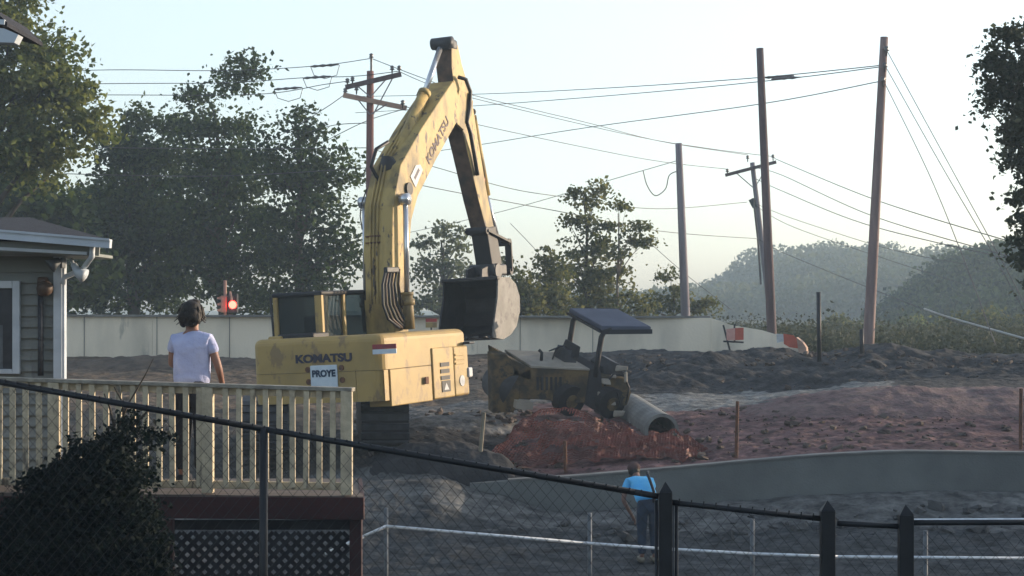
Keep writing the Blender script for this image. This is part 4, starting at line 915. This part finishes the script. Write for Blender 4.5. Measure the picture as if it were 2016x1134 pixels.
wire('second line sloping right from the thin pole', [(1488,330,88),(1540,345,84),(1710,422,70),(1970,500,52),(2100,530,44)], .015)
wire('third line sloping right behind the tallest leaning pole', [(1488,352,88),(1540,376,84),(1700,440,70),(1980,508,52),(2100,530,44)], .015)
wire('faint thin cable sloping right below the main lines', [(1486,400,88),(1560,430,84),(1750,490,75),(1900,520,68)], .012)
wire('faintest thin cable sloping right toward the wooded hill', [(1486,404,88),(1560,446,86),(1750,512,80),(1900,560,75)], .012)
wire('cable sloping from the dark brown pole down across the hazy hill', [(1492,470,87),(1530,492,86),(1620,530,80),(1740,578,72),(1900,640,64)], .015)
wire('outer guy wire from the top of the tallest leaning pole', [(1745,98,56),(1850,290,52),(1965,500,48),(2040,640,46)], .012, name='guy_wire', group='guy wires of the tallest pole', cat='guy wire')
wire('middle guy wire from the tallest leaning pole', [(1744,132,56),(1850,320,52),(1955,500,48),(2030,640,46)], .012, name='guy_wire', group='guy wires of the tallest pole', cat='guy wire')
wire('inner guy wire, starting lowest on the tallest leaning pole', [(1741,162,56),(1830,345,52),(1905,530,49),(1960,680,47)], .012, name='guy_wire', group='guy wires of the tallest pole', cat='guy wire')
wire('thin stay wire sloping down past the grey pole over the bushes', [(1270,470,78),(1350,540,78),(1440,610,78)], .012, name='guy_wire', group='short stay wires', cat='guy wire')
wire('short stay wire in the sky right of the excavator arm', [(1005,440,78),(1060,498,78),(1110,560,78)], .012, name='guy_wire', group='short stay wires', cat='guy wire')
wire('thick pale sunlit cable sloping down at the right edge', [(1820,608,60),(1860,622,57),(1940,645,52),(2100,690,44)], .035, 'wirepale', group=None)
# splices hanging on the lines
for k, (x, y, D0, lb) in enumerate(((640,131,66,'dark splice on the topmost line left of the reddish pole'),(625,154,66,'dark splice on the second line left of the reddish pole'),(568,176,66.5,'dark splice on the third line left of the reddish pole'),(1535,153,63.5,'small clamp on the upper line just right of the dark brown pole'),(1548,156,63.2,'small clamp on the lower line just right of the dark brown pole'))):
    mb = MB(); c_ = P(x, y, D0); mb.tube([c_+Vector((-.5+.14*j,0,.01*j)) for j in range(8)], [.02,.05,.03,.055,.03,.055,.03,.02], 8)
    if k < 3: mb.tube([c_+Vector((-.5,0,0)), c_+Vector((-.38,0,-.3)), c_+Vector((0,0,-.42)), c_+Vector((.4,0,-.3)), c_+Vector((.5,0,.05))], .014, 5)
    tag(mb.build('cable_splice', 'insul', smooth=True), lb, 'cable splice', 'splices on the overhead lines')

# traffic signal behind the wall
ts = empty('traffic_light', P(444, 640, 61.5), 'traffic light with a lit red lamp above the concrete wall, right of the woman', 'traffic light')
MB().tube([P(443,552,61.5),P(444,700,61.5)], .05, 8).build('pole', 'signalbody', ts)
mb = MB(); mb.rbox(P(436,615,61.5)+Vector((0,-.12,0)), P(447,582,61.5)+Vector((0,.16,0)), .02)
for y in (586,598,610): mb.prism([P(437,y-4,61.4),P(427,y,61.4),P(428,y+3,61.4),P(437,y+4,61.4)], (0,.25,0))
mb.build('side_signal_head', 'signalbody', ts)
mb = MB(); mb.rbox(P(449,616,61.5)+Vector((0,-.1,0)), P(468,578,61.5)+Vector((0,.2,0)), .03); hd = mb.build('signal_head', 'black', ts)
MB().tube([P(458,600,61.38),P(458,600,61.30)], .125, 16).build('red_lamp', 'redlamp', hd)
for y in (588,611): MB().tube([P(458,y,61.38),P(458,y,61.34)], .08, 14).build('dark_lamp', 'dark', hd)
MB().tube([P(453,574,61.35),P(456,592,61.25)], .035, 8).build('visor', 'signalbody', hd)

# ------------------------------------------------------------------ grey house, far left
HD = 19.4
hs = empty('house', (X_(30,HD), HD, gz(30,HD)), 'grey sided house with white gutter and corner trim at the far left', 'house')
zb_, zt_ = gz(30,HD)-.2, Z_(497,HD); x1 = X_(121,HD); x0 = -12.
MB().prism([(x0,HD+.03,zb_),(x1-.01,HD+.03,zb_),(X_(112,HD+6),HD+6,zb_),(x0,HD+6,zb_)],(0,0,zt_-zb_)).build('wall', 'siding', hs)
mb = MB(); z = zb_; ch = .112
while z < zt_-.02:
    mb.add([(x0,HD+.03,z+ch),(x1-.05,HD+.03,z+ch),(x1-.05,HD+.0,z),(x0,HD+.0,z),(x0,HD+.032,z),(x1-.05,HD+.032,z)], [(0,1,2,3),(3,2,5,4)]); z += ch
mb.build('siding', 'siding', hs)
MB().rbox((x1-.075,HD-.035,zb_),(x1+.012,HD+.03,zt_-.02),.005).build('corner_board', 'trim', hs)
MB().rbox((x1-.0,HD-.02,zb_),(x1+.035,HD+.08,zt_-.05),.005).build('corner_board', 'trim', hs)
# window
wn = MB().box((X_(-140,HD),HD-.010,Z_(728,HD)),(X_(28,HD),HD-.004,Z_(566,HD))).build('window', 'dark', hs)
MB().box((X_(-140,HD),HD-.014,Z_(725,HD)),(X_(6,HD),HD-.0105,Z_(640,HD))).build('grey_pane_panel', 'galvpost', wn)  # lighter grey panel over the lower part of the pane
mb = MB(); xa, xb, za, zc = X_(-150,HD), X_(41,HD), Z_(736,HD), Z_(553,HD)
mb.rbox((xb-.075,HD-.05,za),(xb,HD-.002,zc),.006); mb.rbox((xa,HD-.05,zc-.075),(xb-.077,HD-.002,zc),.006); mb.rbox((xa,HD-.05,za),(xb-.077,HD-.002,za+.05),.006); mb.rbox((xa,HD-.05,za),(xa+.07,HD-.002,zc),.006)
mb.build('frame', 'trim', wn)
# roof, soffit, fascia, gutter
xe = X_(206,HD-.5); ye = HD-.55
mb = MB(); zr0 = Z_(456,ye)
mb.add([(x0,ye-.02,zr0+.05),(xe,ye-.02,zr0-.06),(X_(60,HD+3),HD+3,Z_(428,HD+3)),(x0,HD+3,Z_(428,HD+3)),(x0,ye-.02,zr0-.0),(xe,ye-.02,zr0-.11),(X_(60,HD+6.5),HD+6.5,zr0-.1),(x0,HD+6.5,zr0-.1)], [(0,1,2,3),(4,5,1,0),(3,2,6,7),(1,5,6,2),(0,3,7,4)])
rf = mb.build('roof', 'shingle', hs)
sl0 = (Z_(456,ye)-Z_(478,ye))
mb = MB(); a_ = P(-160,430,ye); g0 = P(-60,457,ye-.06); g1 = P(218,480,ye-.06)
mb.bar(g0, g1, .11, .085); mb.bar(g0+Vector((0,-.062,.038)), g1+Vector((0,-.062,.038)), .02, .022); mb.bar(g0+Vector((0,-.05,-.035)), g1+Vector((0,-.05,-.035)), .02, .02); mb.build('gutter', 'trim', hs)
mb = MB(); mb.bar(P(-60,478,ye+.05), P(196,494,ye+.05), .04, .10); mb.build('fascia', 'siding', hs)
mb = MB(); mb.bar(P(-60,486,ye+.02), P(172,499,ye+.02), .03, .03); mb.build('fascia_trim', 'trim', hs)
mb = MB(); mb.add([P(-60,492,ye+.03),P(174,503,ye+.03),(X_(174,ye)+.0,HD+.6,Z_(505,ye)+.0),(x0,HD+.6,Z_(492,ye))], [(0,1,2,3)]); mb.prism([P(-60,492,ye+.03),P(174,503,ye+.03),(X_(174,ye),HD+.6,Z_(503,ye)),(x0,HD+.6,Z_(490,ye))],(0,0,.03)); mb.build('soffit', 'siding', hs)
mb = MB(); mb.tube([P(182,484,ye), P(181,505,ye), P(163,530,ye+.3), P(127,546,HD-.06), P(124,560,HD-.06)], .028, 8); mb.build('downspout', 'trim', hs, smooth=True)
fl = MB(); fl.tube([P(139,510,HD-.25), P(147,525,HD-.28)], .018, 8); fl.tube([P(145,520,HD-.3), P(152,535,HD-.32), P(166,543,HD-.34)], [.03,.045,.075], 12); fl.build('floodlight', 'trim', hs, smooth=True)
fl = MB(); fl.tube([P(118,512,HD-.2), P(108,517,HD-.22), P(98,524,HD-.24)], [.03,.05,.075], 12); fl.rbox(P(118,528,HD-.2), P(130,508,HD-.05), .01); fl.build('floodlight', 'galvpost', hs, smooth=True)
mb = MB(); mb.rbox(P(72,583,HD-.1), P(97,545,HD-.02), .03, 3); mb.sphere(P(88,568,HD-.08), .085, 10); mb.build('rusty_lamp', 'hoseb', hs, smooth=True)  # brown box and ball for the rusty wall lamp
MB().tube([P(80,580,HD-.05), P(80,740,HD-.05)], .03, 8).build('shadow_stripe', 'dark', hs, smooth=True)  # dark tube standing in for the shadow stripe under the lamp

# ------------------------------------------------------------------ corner of the other house, upper left
e = empty('neighbouring_house', (-5.6, 12.5, 3.4), 'corner of a dark-roofed house with a bluish white gutter end, top left corner', 'house')
gp = [P(-150,40,12), P(4,58,12)]
mb = MB(); mb.box((-9, 12.3, 3.2), (-4.05, 13.2, Z_(30,12))); mb.build('wall', 'siding', e)
mb = MB(); mb.prism([P(-300,-60,11.9), P(-20,12,11.9), P(14,44,11.9), P(14,52,11.9), P(-300,-30,11.9)], (0,.9,0)); mb.build('roof', 'shingle', e)
mb = MB(); mb.prism([P(-300,30,11.85), P(8,56,11.85), P(36,68,11.85), P(28,84,11.85), P(-300,76,11.85)], (0,.12,0)); mb.build('gutter', 'trim', e)
mb = MB(); mb.bar(P(-300,18,11.9), P(10,44,11.9), .03, .03); mb.bar(P(-200,70,11.95), P(-20,76,11.95),.1,.05); mb.build('fascia', 'trim', e)

# ------------------------------------------------------------------ deck
def dk(x): return 17.9-(x/700)*.5            # the railing comes slightly nearer to the right
def zl(x, ya, yb): return ya+(yb-ya)*x/700
dko = empty('deck', P(350, 1000, 17.6), 'raised wooden deck with cream railing, dark red rim and black lattice skirt', 'deck')
RT = lambda x: zl(x, 748, 769)
RBt = lambda x: zl(x, 952, 962)
rl = MB(); a, b_ = P(-260,RT(-260)-2,dk(-260)), P(696,RT(696)-2,dk(696)); rl.bar(a, b_, .14, .035); rl.build('rail_cap', 'railcap', dko, bevel=.005)
rl = MB(); rl.bar(P(-260,RT(-260)+8,dk(-260)), P(690,RT(690)+8,dk(690)), .04, .07); rl.build('top_rail', 'rail', dko, bevel=.004)
rl = MB(); rl.bar(P(-260,RBt(-260)-4,dk(-260)), P(690,RBt(690)-4,dk(690)), .04, .07); rl.build('bottom_rail', 'rail', dko, bevel=.004)
for x in (-190, 108, 410, 683):
    mb = MB(); D0 = dk(x); w_ = .052; c_ = P(x, 0, D0); mb.rbox((c_.x-w_,D0-w_-.02,Z_(RBt(x)+12,D0)), (c_.x+w_,D0+w_-.02,Z_(RT(x)+1,D0)), .006); mb.build('rail_post', 'rail', dko)
x = -235
bal = None
while x < 670:
    if min(abs(x-q) for q in (-190,108,410,683)) > 14:
        D0 = dk(x); c_ = P(x,0,D0); lean = random.uniform(-.004,.004); mb = MB(); yb_ = RBt(x)+random.uniform(-2,3)
        mb.bar((c_.x,D0-.042,Z_(yb_,D0)), (c_.x+lean,D0-.042,Z_(RT(x)+2,D0)), .050, .038, up=(0,1,0)); mb.build('baluster', 'rail', dko)
    x += 26.2
mb = MB(); zf = lambda x: Z_(zl(x,968,976), dk(x))
A = [Vector((X_(-300,dk(-300)),dk(-300)-.1,zf(-300))), Vector((X_(716,17.35),17.3,zf(716))), Vector((X_(712,HD)-.02,HD,zf(716)-.02)), Vector((-9,HD,zf(-300)))]
mb.prism(A, (0,0,-.035)); mb.build('deck_boards', 'deck', dko)
mb = MB(); a, b_ = P(-300,zl(-300,997,1000),dk(-300)-.08), P(717,1001,17.28); mb.bar(a, b_, .04, .20); mb.bar(b_+Vector((-.02,.03,0)), b_+Vector((-.20,2.0,0)), .04, .20); mb.build('rim_board', 'redwood', dko, bevel=.004)
mb = MB(); a, b_ = P(-300,1033,dk(-300)), P(690,1033,17.45); mb.bar(a, b_, .04, .09); mb.build('joist', 'lattice', dko)
for x in (330, 701):
    mb = MB(); c_ = P(x,0,17.42); mb.rbox((c_.x-.055,17.36,2.3),(c_.x+.055,17.48,Z_(1022,17.42)),.006); mb.build('deck_post', 'redwood', dko)
# lattice skirt
mb = MB(); xl0, xl1, zl0, zl1 = X_(-300,17.45), X_(686,17.45), 2.4, Z_(1048,17.45); sp_ = .105
def latt(sgn, yy):
    k = xl0-(zl1-zl0)
    while k < xl1+(zl1-zl0):
        # line x = k + (z-zl0) * sgn, clipped to the panel
        pts = []
        for z_ in (zl0, zl1): pts.append([k+(z_-zl0)*sgn if sgn > 0 else k+(zl1-zl0)+(z_-zl0)*sgn, z_])
        (xa_, za_), (xb_, zb2) = pts
        def clip(p, q, lim, hi):
            if (p[0] > lim) if hi else (p[0] < lim):
                if (q[0] > lim) if hi else (q[0] < lim): return None
                t_ = (lim-p[0])/(q[0]-p[0]); return [lim, p[1]+(q[1]-p[1])*t_]
            return p
        p, q = pts
        for lim, hi in ((xl0, False), (xl1, True)):
            p2, q2 = clip(p, q, lim, hi), clip(q, p, lim, hi)
            if p2 is None or q2 is None: p = None; break
            p, q = p2, q2
        if p is not None and abs(p[1]-q[1]) > .02: mb.bar((p[0],yy,p[1]), (q[0],yy,q[1]), .006, .040, up=(0,0,1))
        k += sp_
latt(1, 17.455); latt(-1, 17.463)
lt = mb.build('lattice_skirt', 'lattice', dko)

# ------------------------------------------------------------------ people
def skin(name, joints, edges, m, parent, sub=2, root=0):
    me = bpy.data.meshes.new(name); me.from_pydata([tuple(j[0]) for j in joints], edges, []); me.materials.append(M[m])
    o = bpy.data.objects.new(name, me); COL.objects.link(o); o.parent = parent
    sk = o.modifiers.new('skin', 'SKIN'); sk.use_smooth_shade = True
    ly = me.skin_vertices[0] if me.skin_vertices else None
    for k, j in enumerate(joints):
        r_ = j[1] if isinstance(j[1], tuple) else (j[1], j[1]); me.skin_vertices[0].data[k].radius = r_
    me.skin_vertices[0].data[root].use_root = True
    if sub: s_ = o.modifiers.new('sub', 'SUBSURF'); s_.levels = sub; s_.render_levels = sub
    return o
def hand(J, E, wrist, d, side, curl=.5):
    """palm and five separate fingers growing from wrist index"""
    w_ = Vector(J[wrist][0]); d = Vector(d).normalized(); sd_ = Vector(side).normalized(); dn = d.cross(sd_).normalized()
    J.append((w_+d*.045, .026)); pm = len(J)-1; E.append((wrist, pm))
    for k, (off, ln) in enumerate(((-.030,.070),(-.010,.080),(.010,.075),(.028,.060))):
        J.append((w_+d*.088+sd_*off, .0095)); a_ = len(J)-1; E.append((pm, a_))
        J.append((w_+d*(.088+ln*.5)+sd_*off*1.15+dn*curl*.02, .0085)); E.append((a_, a_+1))
        J.append((w_+d*(.088+ln*(.95-.3*curl))+sd_*off*1.2+dn*curl*.055, .007)); E.append((a_+1, a_+2))
    J.append((w_+d*.05-sd_*.042+dn*.008, .011)); a_ = len(J)-1; E.append((pm, a_))
    J.append((w_+d*.085-sd_*.055+dn*.022, .009)); E.append((a_, a_+1))
def person(label, loc, yaw, scale, hipw, shw, lean, arms, m_skin, m_shirt, m_pant, m_shoe, hairf, sleeve=.5, head_turn=(0,0)):
    e = empty('person', loc, label, 'person', rot=(0,0,yaw)); e.scale = (scale,)*3
    V_ = Vector; L = lambda z: V_((lean[0]*max(0,z-.95), lean[1]*max(0,z-.95), -lean[2]*max(0,z-.95)))
    up = lambda x, y, z: V_((x,y,z))+L(z)
    J = []; E = []
    def j(p, r_, par=None): J.append((p, r_)); k = len(J)-1; E.append((par, k)) if par is not None else None; return k
    pel = j(V_((0,0,.93)), (.15,.11)); wa = j(up(0,0,1.10), (.125,.095), pel); ch = j(up(0,.0,1.28), (.145,.11), wa); cl = j(up(0,0,1.40), (.07,.055), ch)
    nk = j(up(0,.01,1.47), .052, cl); jw = j(up(head_turn[0]*.3,.035,1.545), (.062,.068), nk); hd_ = j(up(head_turn[0]*.5,.02,1.625), (.078,.092), jw); tp_ = j(up(head_turn[0]*.6,.01,1.685), (.06,.072), hd_)
    ns = j(up(0,.115,1.59), .014, jw)
    for s_ in (-1,1): j(up(s_*.082,.015,1.60), (.008,.016), hd_)
    sleeves = []
    for s_, (el, wr, sdv, cu_) in zip((-1,1), arms):
        sh = j(up(s_*shw,0,1.385), .056, cl); E_el = V_(el); ma_ = j((J[sh][0]+E_el)/2, .046, sh); el_ = j(E_el, .038, ma_); wr_ = j(V_(wr), .026, el_); sleeves.append((J[sh][0], E_el))
        hand(J, E, wr_, V_(wr)-E_el, sdv, cu_)
    for s_ in (-1,1):
        hp_ = j(V_((s_*hipw,0,.86)), .088, pel); kn = j(V_((s_*hipw*1.05,.02,.48)), .056, hp_); cf = j(V_((s_*hipw*1.08,-.015,.34)), .054, kn); an = j(V_((s_*hipw*1.1,-.02,.09)), .036, cf); j(V_((s_*hipw*1.2,.12,.04)), .034, an)
    skin('body', J, E, m_skin, e)
    # shirt
    J = []; E = []
    a0 = j(V_((0,0,.90)), (.205,.150)); a1 = j(up(0,0,1.05), (.190,.135), a0); a2 = j(up(0,-.005,1.24), (.200,.140), a1); a3 = j(up(0,-.005,1.38), (.130,.098), a2); a4 = j(up(0,.0,1.465), (.075,.066), a3)
    for s_, (sh_, el_) in zip((-1,1), sleeves):
        b0 = j(sh_+V_((-s_*.01,0,.0)), .074, a3); d_ = el_-sh_; j(sh_+d_*sleeve*.55, .070, b0); j(sh_+d_*sleeve, .066, len(J)-1)
    skin('shirt', J, E, m_shirt, e)
    J = []; E = []; a0 = j(V_((0,0,.92)), (.158,.120)); j(up(0,0,1.07), (.150,.115), a0)
    for s_ in (-1,1):
        b0 = j(V_((s_*hipw,0,.82)), .105, a0); b1 = j(V_((s_*hipw*1.05,.02,.48)), .078, b0); j(V_((s_*hipw*1.1,-.015,.11)), .066, b1)
    skin('trousers', J, E, m_pant, e)
    for s_ in (-1,1):
        mb = MB(); mb.rbox((s_*hipw*1.15-.045,-.085,0),(s_*hipw*1.15+.045,.19,.085),.035,3); o = mb.build('shoe', m_shoe, e, world=False, smooth=True)
    for s_ in (-1,1):
        mb = MB(); mb.sphere(up(s_*.03+head_turn[0]*.5,.10,1.625), .011, 8); mb.build('eye', 'white', e, world=False, smooth=True)
    mb = MB(); hairf(mb, up); mb.build('hair', 'hair', e, world=False, smooth=True)
    return e
def womanhair(mb, up):
    mb.sphere(up(0,-.015,1.655), .118, 14, (.98,1.05,1.0), .18); mb.sphere(up(-.045,-.06,1.60), .078, 14, (1,.9,1.1), .25); mb.sphere(up(.02,-.075,1.60), .085, 14, (1.1,.8,1.1), .25); mb.sphere(up(.02,.0,1.745), .05, 10, (1.3,1,.7), .4)
    for q in range(90):
        a_ = random.uniform(0,6.28); h_ = random.uniform(-.3,1); p_ = up(math.cos(a_)*.112*math.sqrt(max(0,1-h_*h_*.8)), -.015+math.sin(a_)*.112*math.sqrt(max(0,1-h_*h_*.8)), 1.655+h_*.105)
        mb.tube([p_, p_+Vector((random.uniform(-.03,.03), random.uniform(-.03,.02), -.05)), p_+Vector((random.uniform(-.05,.05), random.uniform(-.04,.02), -.10))], [.012,.008,.003], 4)
    mb.sphere(up(-.085,-.02,1.545), .035, 10, (1,1,1.3), .3)
DP = 18.45
zdeck = Z_(951, DP)
person('woman seen from behind in a pale bluish white T-shirt on the deck', (X_(378,DP), DP, zdeck), R(-10), 1.0, .085, .172, (-.05,.14,.0),
       (((-.255,.12,1.13),(-.10,.34,1.16),(0,0,1),.6), ((.255,.05,1.10),(.235,.22,.93),(0,-1,.2),.6)), 'skin', 'tee', 'pants', 'pants', womanhair, sleeve=.52, head_turn=(-.02,0))
def manhair(mb, up):
    mb.sphere(up(0,-.01,1.65), .098, 12, (.95,1.1,.95), .1)
DM = 31.; pm_ = person('person in a bright blue shirt with dark strap, stooping behind the fences', (X_(1276,DM), DM, gz(1276,DM)), R(8), 1.06, .09, .185, (-.14,.85,.42),
       (((-.33,.30,.93),(-.18,.34,.68),(0,-1,.2),.6), ((.18,.42,.95),(.10,.50,.72),(0,-1,.2),.6)), 'skindark', 'bluetee', 'jeans', 'shoe', manhair, sleeve=.5)
mb = MB(); mb.tube([(.06,-.14,.93),(.08,-.05,1.08),(.05,.05,1.22),(.02,.16,1.35),(.06,.28,1.36)], .022, 6); mb.build('strap', 'black', pm_, world=False, smooth=True)
mb = MB(); mb.sphere((-.10,.60,1.40), .108, 12, (.95,1.05,.85)); mb.rbox((-.17,.68,1.36),(-.03,.80,1.38),.008); mb.build('cap', 'capred', pm_, world=False, smooth=True)

# ------------------------------------------------------------------ galvanised fence in the middle distance
gf = empty('chain_link_fence', P(1300, 1134, 27), 'galvanised fence with a bright silver rail, beyond the black fence', 'fence')
rp_ = [(640,1090),(716,1056),(760,1036),(1150,1069),(1300,1080),(1480,1090),(1650,1096),(2016,1099),(2300,1101)]
for k in range(len(rp_)-1):
    MB().tube([P(*rp_[k],27), P(*rp_[k+1],27)], .022, 8).build('rail', 'galv', gf, smooth=True)
for x, y0 in ((760,1000),(1161,1010),(1481,1022),(1822,1045)):
    MB().tube([P(x,y0,27.05), Vector((X_(x,27.05),27.05,1.3))], .032, 10).build('fence_post', 'galvpost', gf, smooth=True)
MB().tube([P(1800,1024,26.9), P(2300,1022,26.9)], .022, 8).build('rail', 'galv', gf, smooth=True)

def chain(poly, y_of, cellw, r_, D, name, par, m='mesh'):
    """poly = (x0,x1) world; top(x) function gives z; wire diamonds down to zlow"""
    x0_, x1_, top, low = poly
    mb = MB(); k = x0_-(3.0)
    while k < x1_+3.0:
        for sg in (1, -1):
            # parametrise zigzag wires as straight lines at 45 degrees
            pts = []; run = []
            st = .06
            z_ = low
            while True:
                xx = k+(z_-low)*sg*.85
                if z_ > top(min(max(xx,x0_),x1_)): break
                if x0_ <= xx <= x1_: run.append((xx, D+(.004*sg), z_))
                z_ += st
            if len(run) >= 2: mb.tube([run[0], run[-1]], r_, 3, cap=False)
        k += cellw
    return mb.build(name, m, par)
# ------------------------------------------------------------------ black fence in front
FD = 11.3
bf = empty('chain_link_fence', (X_(1310,FD), FD, 3.1), 'black chain-link fence sloping down to the right across the foreground', 'fence')
tr_ = [(-400,690),(0,752),(520,845),(1250,969),(1296,977)]
for k in range(len(tr_)-1):
    MB().tube([P(*tr_[k],FD), P(*tr_[k+1],FD)], .019, 10).build('top_rail', 'blackfence', bf, smooth=True)
for a, b_ in (((1322,989),(1616,1021)),((1648,1030),(1768,1036)),((1798,1029),(2100,1028)),((2100,1028),(2400,1028))):
    MB().tube([P(*a,FD), P(*b_,FD)], .017, 10).build('top_rail', 'blackfence', bf, smooth=True)
MB().tube([P(519,842,FD), P(519,1500,FD)], .025, 10).build('fence_post', 'blackfence', bf, smooth=True)
for x, y0, w_ in ((1310,948,.038),(1629,985,.042),(1783,993,.042)):
    c_ = P(x,y0,FD); mb = MB(); mb.rbox((c_.x-w_,FD-.04,2.9),(c_.x+w_,FD+.04,c_.z-.06),.006); mb.add([(c_.x-w_,FD-.04,c_.z-.06),(c_.x+w_,FD-.04,c_.z-.06),(c_.x+w_,FD+.04,c_.z-.06),(c_.x-w_,FD+.04,c_.z-.06),(c_.x,FD,c_.z)], [(0,1,4),(1,2,4),(2,3,4),(3,0,4)]); mb.build('gate_post', 'blackfence', bf)
for x in (1292,1332):
    MB().tube([P(x,984,FD), P(x,1500,FD)], .010, 8).build('side_rod', 'blackfence', bf, smooth=True)
MB().tube([P(1326,992,FD+.02), P(1326,1500,FD+.02)], .006, 6).build('side_rod', 'galvpost', bf, smooth=True)
def topf(pts):
    xs_ = [P(*p,FD).x for p in pts]; zs = [P(*p,FD).z for p in pts]
    return lambda x: float(np.interp(x, xs_, zs))
chain((X_(-60,FD), X_(1292,FD), topf(tr_), 4.15), None, .075, .0014, FD, 'wire_mesh', bf)
chain((X_(1332,FD), X_(1616,FD), topf([(1322,989),(1616,1021)]), 4.15), None, .075, .0014, FD, 'wire_mesh', bf)
chain((X_(1648,FD), X_(1768,FD), topf([(1648,1030),(1768,1036)]), 4.15), None, .075, .0014, FD, 'wire_mesh', bf)
chain((X_(1798,FD), X_(2200,FD), topf([(1798,1029),(2300,1028)]), 4.15), None, .075, .0014, FD, 'wire_mesh', bf)
mb = MB()
for k in range(60):
    x = -60+k*23.2
    if x < 1290:
        y = float(np.interp(x, [p[0] for p in tr_], [p[1] for p in tr_])); MB().tube([P(x-2,y+5,FD-.012), P(x+1,y-7,FD-.016)], .004, 4).build('wire_tie', 'blackfence', bf)
for k in range(12): x = 1336+k*24; y = 989+(x-1322)*.109; MB().tube([P(x,y+6,FD-.012), P(x+2,y-9,FD-.016)], .004, 4).build('wire_tie', 'blackfence', bf)

# ------------------------------------------------------------------ dark shrub between fence and deck
base = Vector((X_(190,15.6), 15.6, 2.9))
sh = empty('evergreen_shrub', base, 'nearly black bushy evergreen in front of the left half of the deck', 'shrub')
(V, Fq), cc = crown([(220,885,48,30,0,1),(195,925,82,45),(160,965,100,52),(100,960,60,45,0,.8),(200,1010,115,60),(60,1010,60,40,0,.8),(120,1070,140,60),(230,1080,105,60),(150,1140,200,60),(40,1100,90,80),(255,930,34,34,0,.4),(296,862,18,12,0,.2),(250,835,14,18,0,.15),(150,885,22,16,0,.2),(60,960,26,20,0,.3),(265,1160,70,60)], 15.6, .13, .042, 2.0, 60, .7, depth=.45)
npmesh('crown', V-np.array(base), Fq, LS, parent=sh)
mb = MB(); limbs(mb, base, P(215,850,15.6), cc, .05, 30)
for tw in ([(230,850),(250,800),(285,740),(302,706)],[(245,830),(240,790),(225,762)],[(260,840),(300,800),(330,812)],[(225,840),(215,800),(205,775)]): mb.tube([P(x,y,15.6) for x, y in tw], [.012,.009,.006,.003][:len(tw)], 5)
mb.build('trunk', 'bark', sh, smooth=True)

# ------------------------------------------------------------------ haze
mb = MB(); mb.box((-420,-70,-1.5),(520,620,60)); hz = mb.build('haze', mat('haze_air', (1,1,1)), origin=(0,0,0)); tag(hz, kind='stuff')
hm = hz.data.materials[0]; t = hm.node_tree; t.nodes.clear(); o_ = t.nodes.new('ShaderNodeOutputMaterial'); v_ = t.nodes.new('ShaderNodeVolumePrincipled')
v_.inputs['Color'].default_value = (.66,.84,1,1); v_.inputs['Density'].default_value = .00095; v_.inputs['Anisotropy'].default_value = .1
t.links.new(v_.outputs[0], o_.inputs['Volume'])
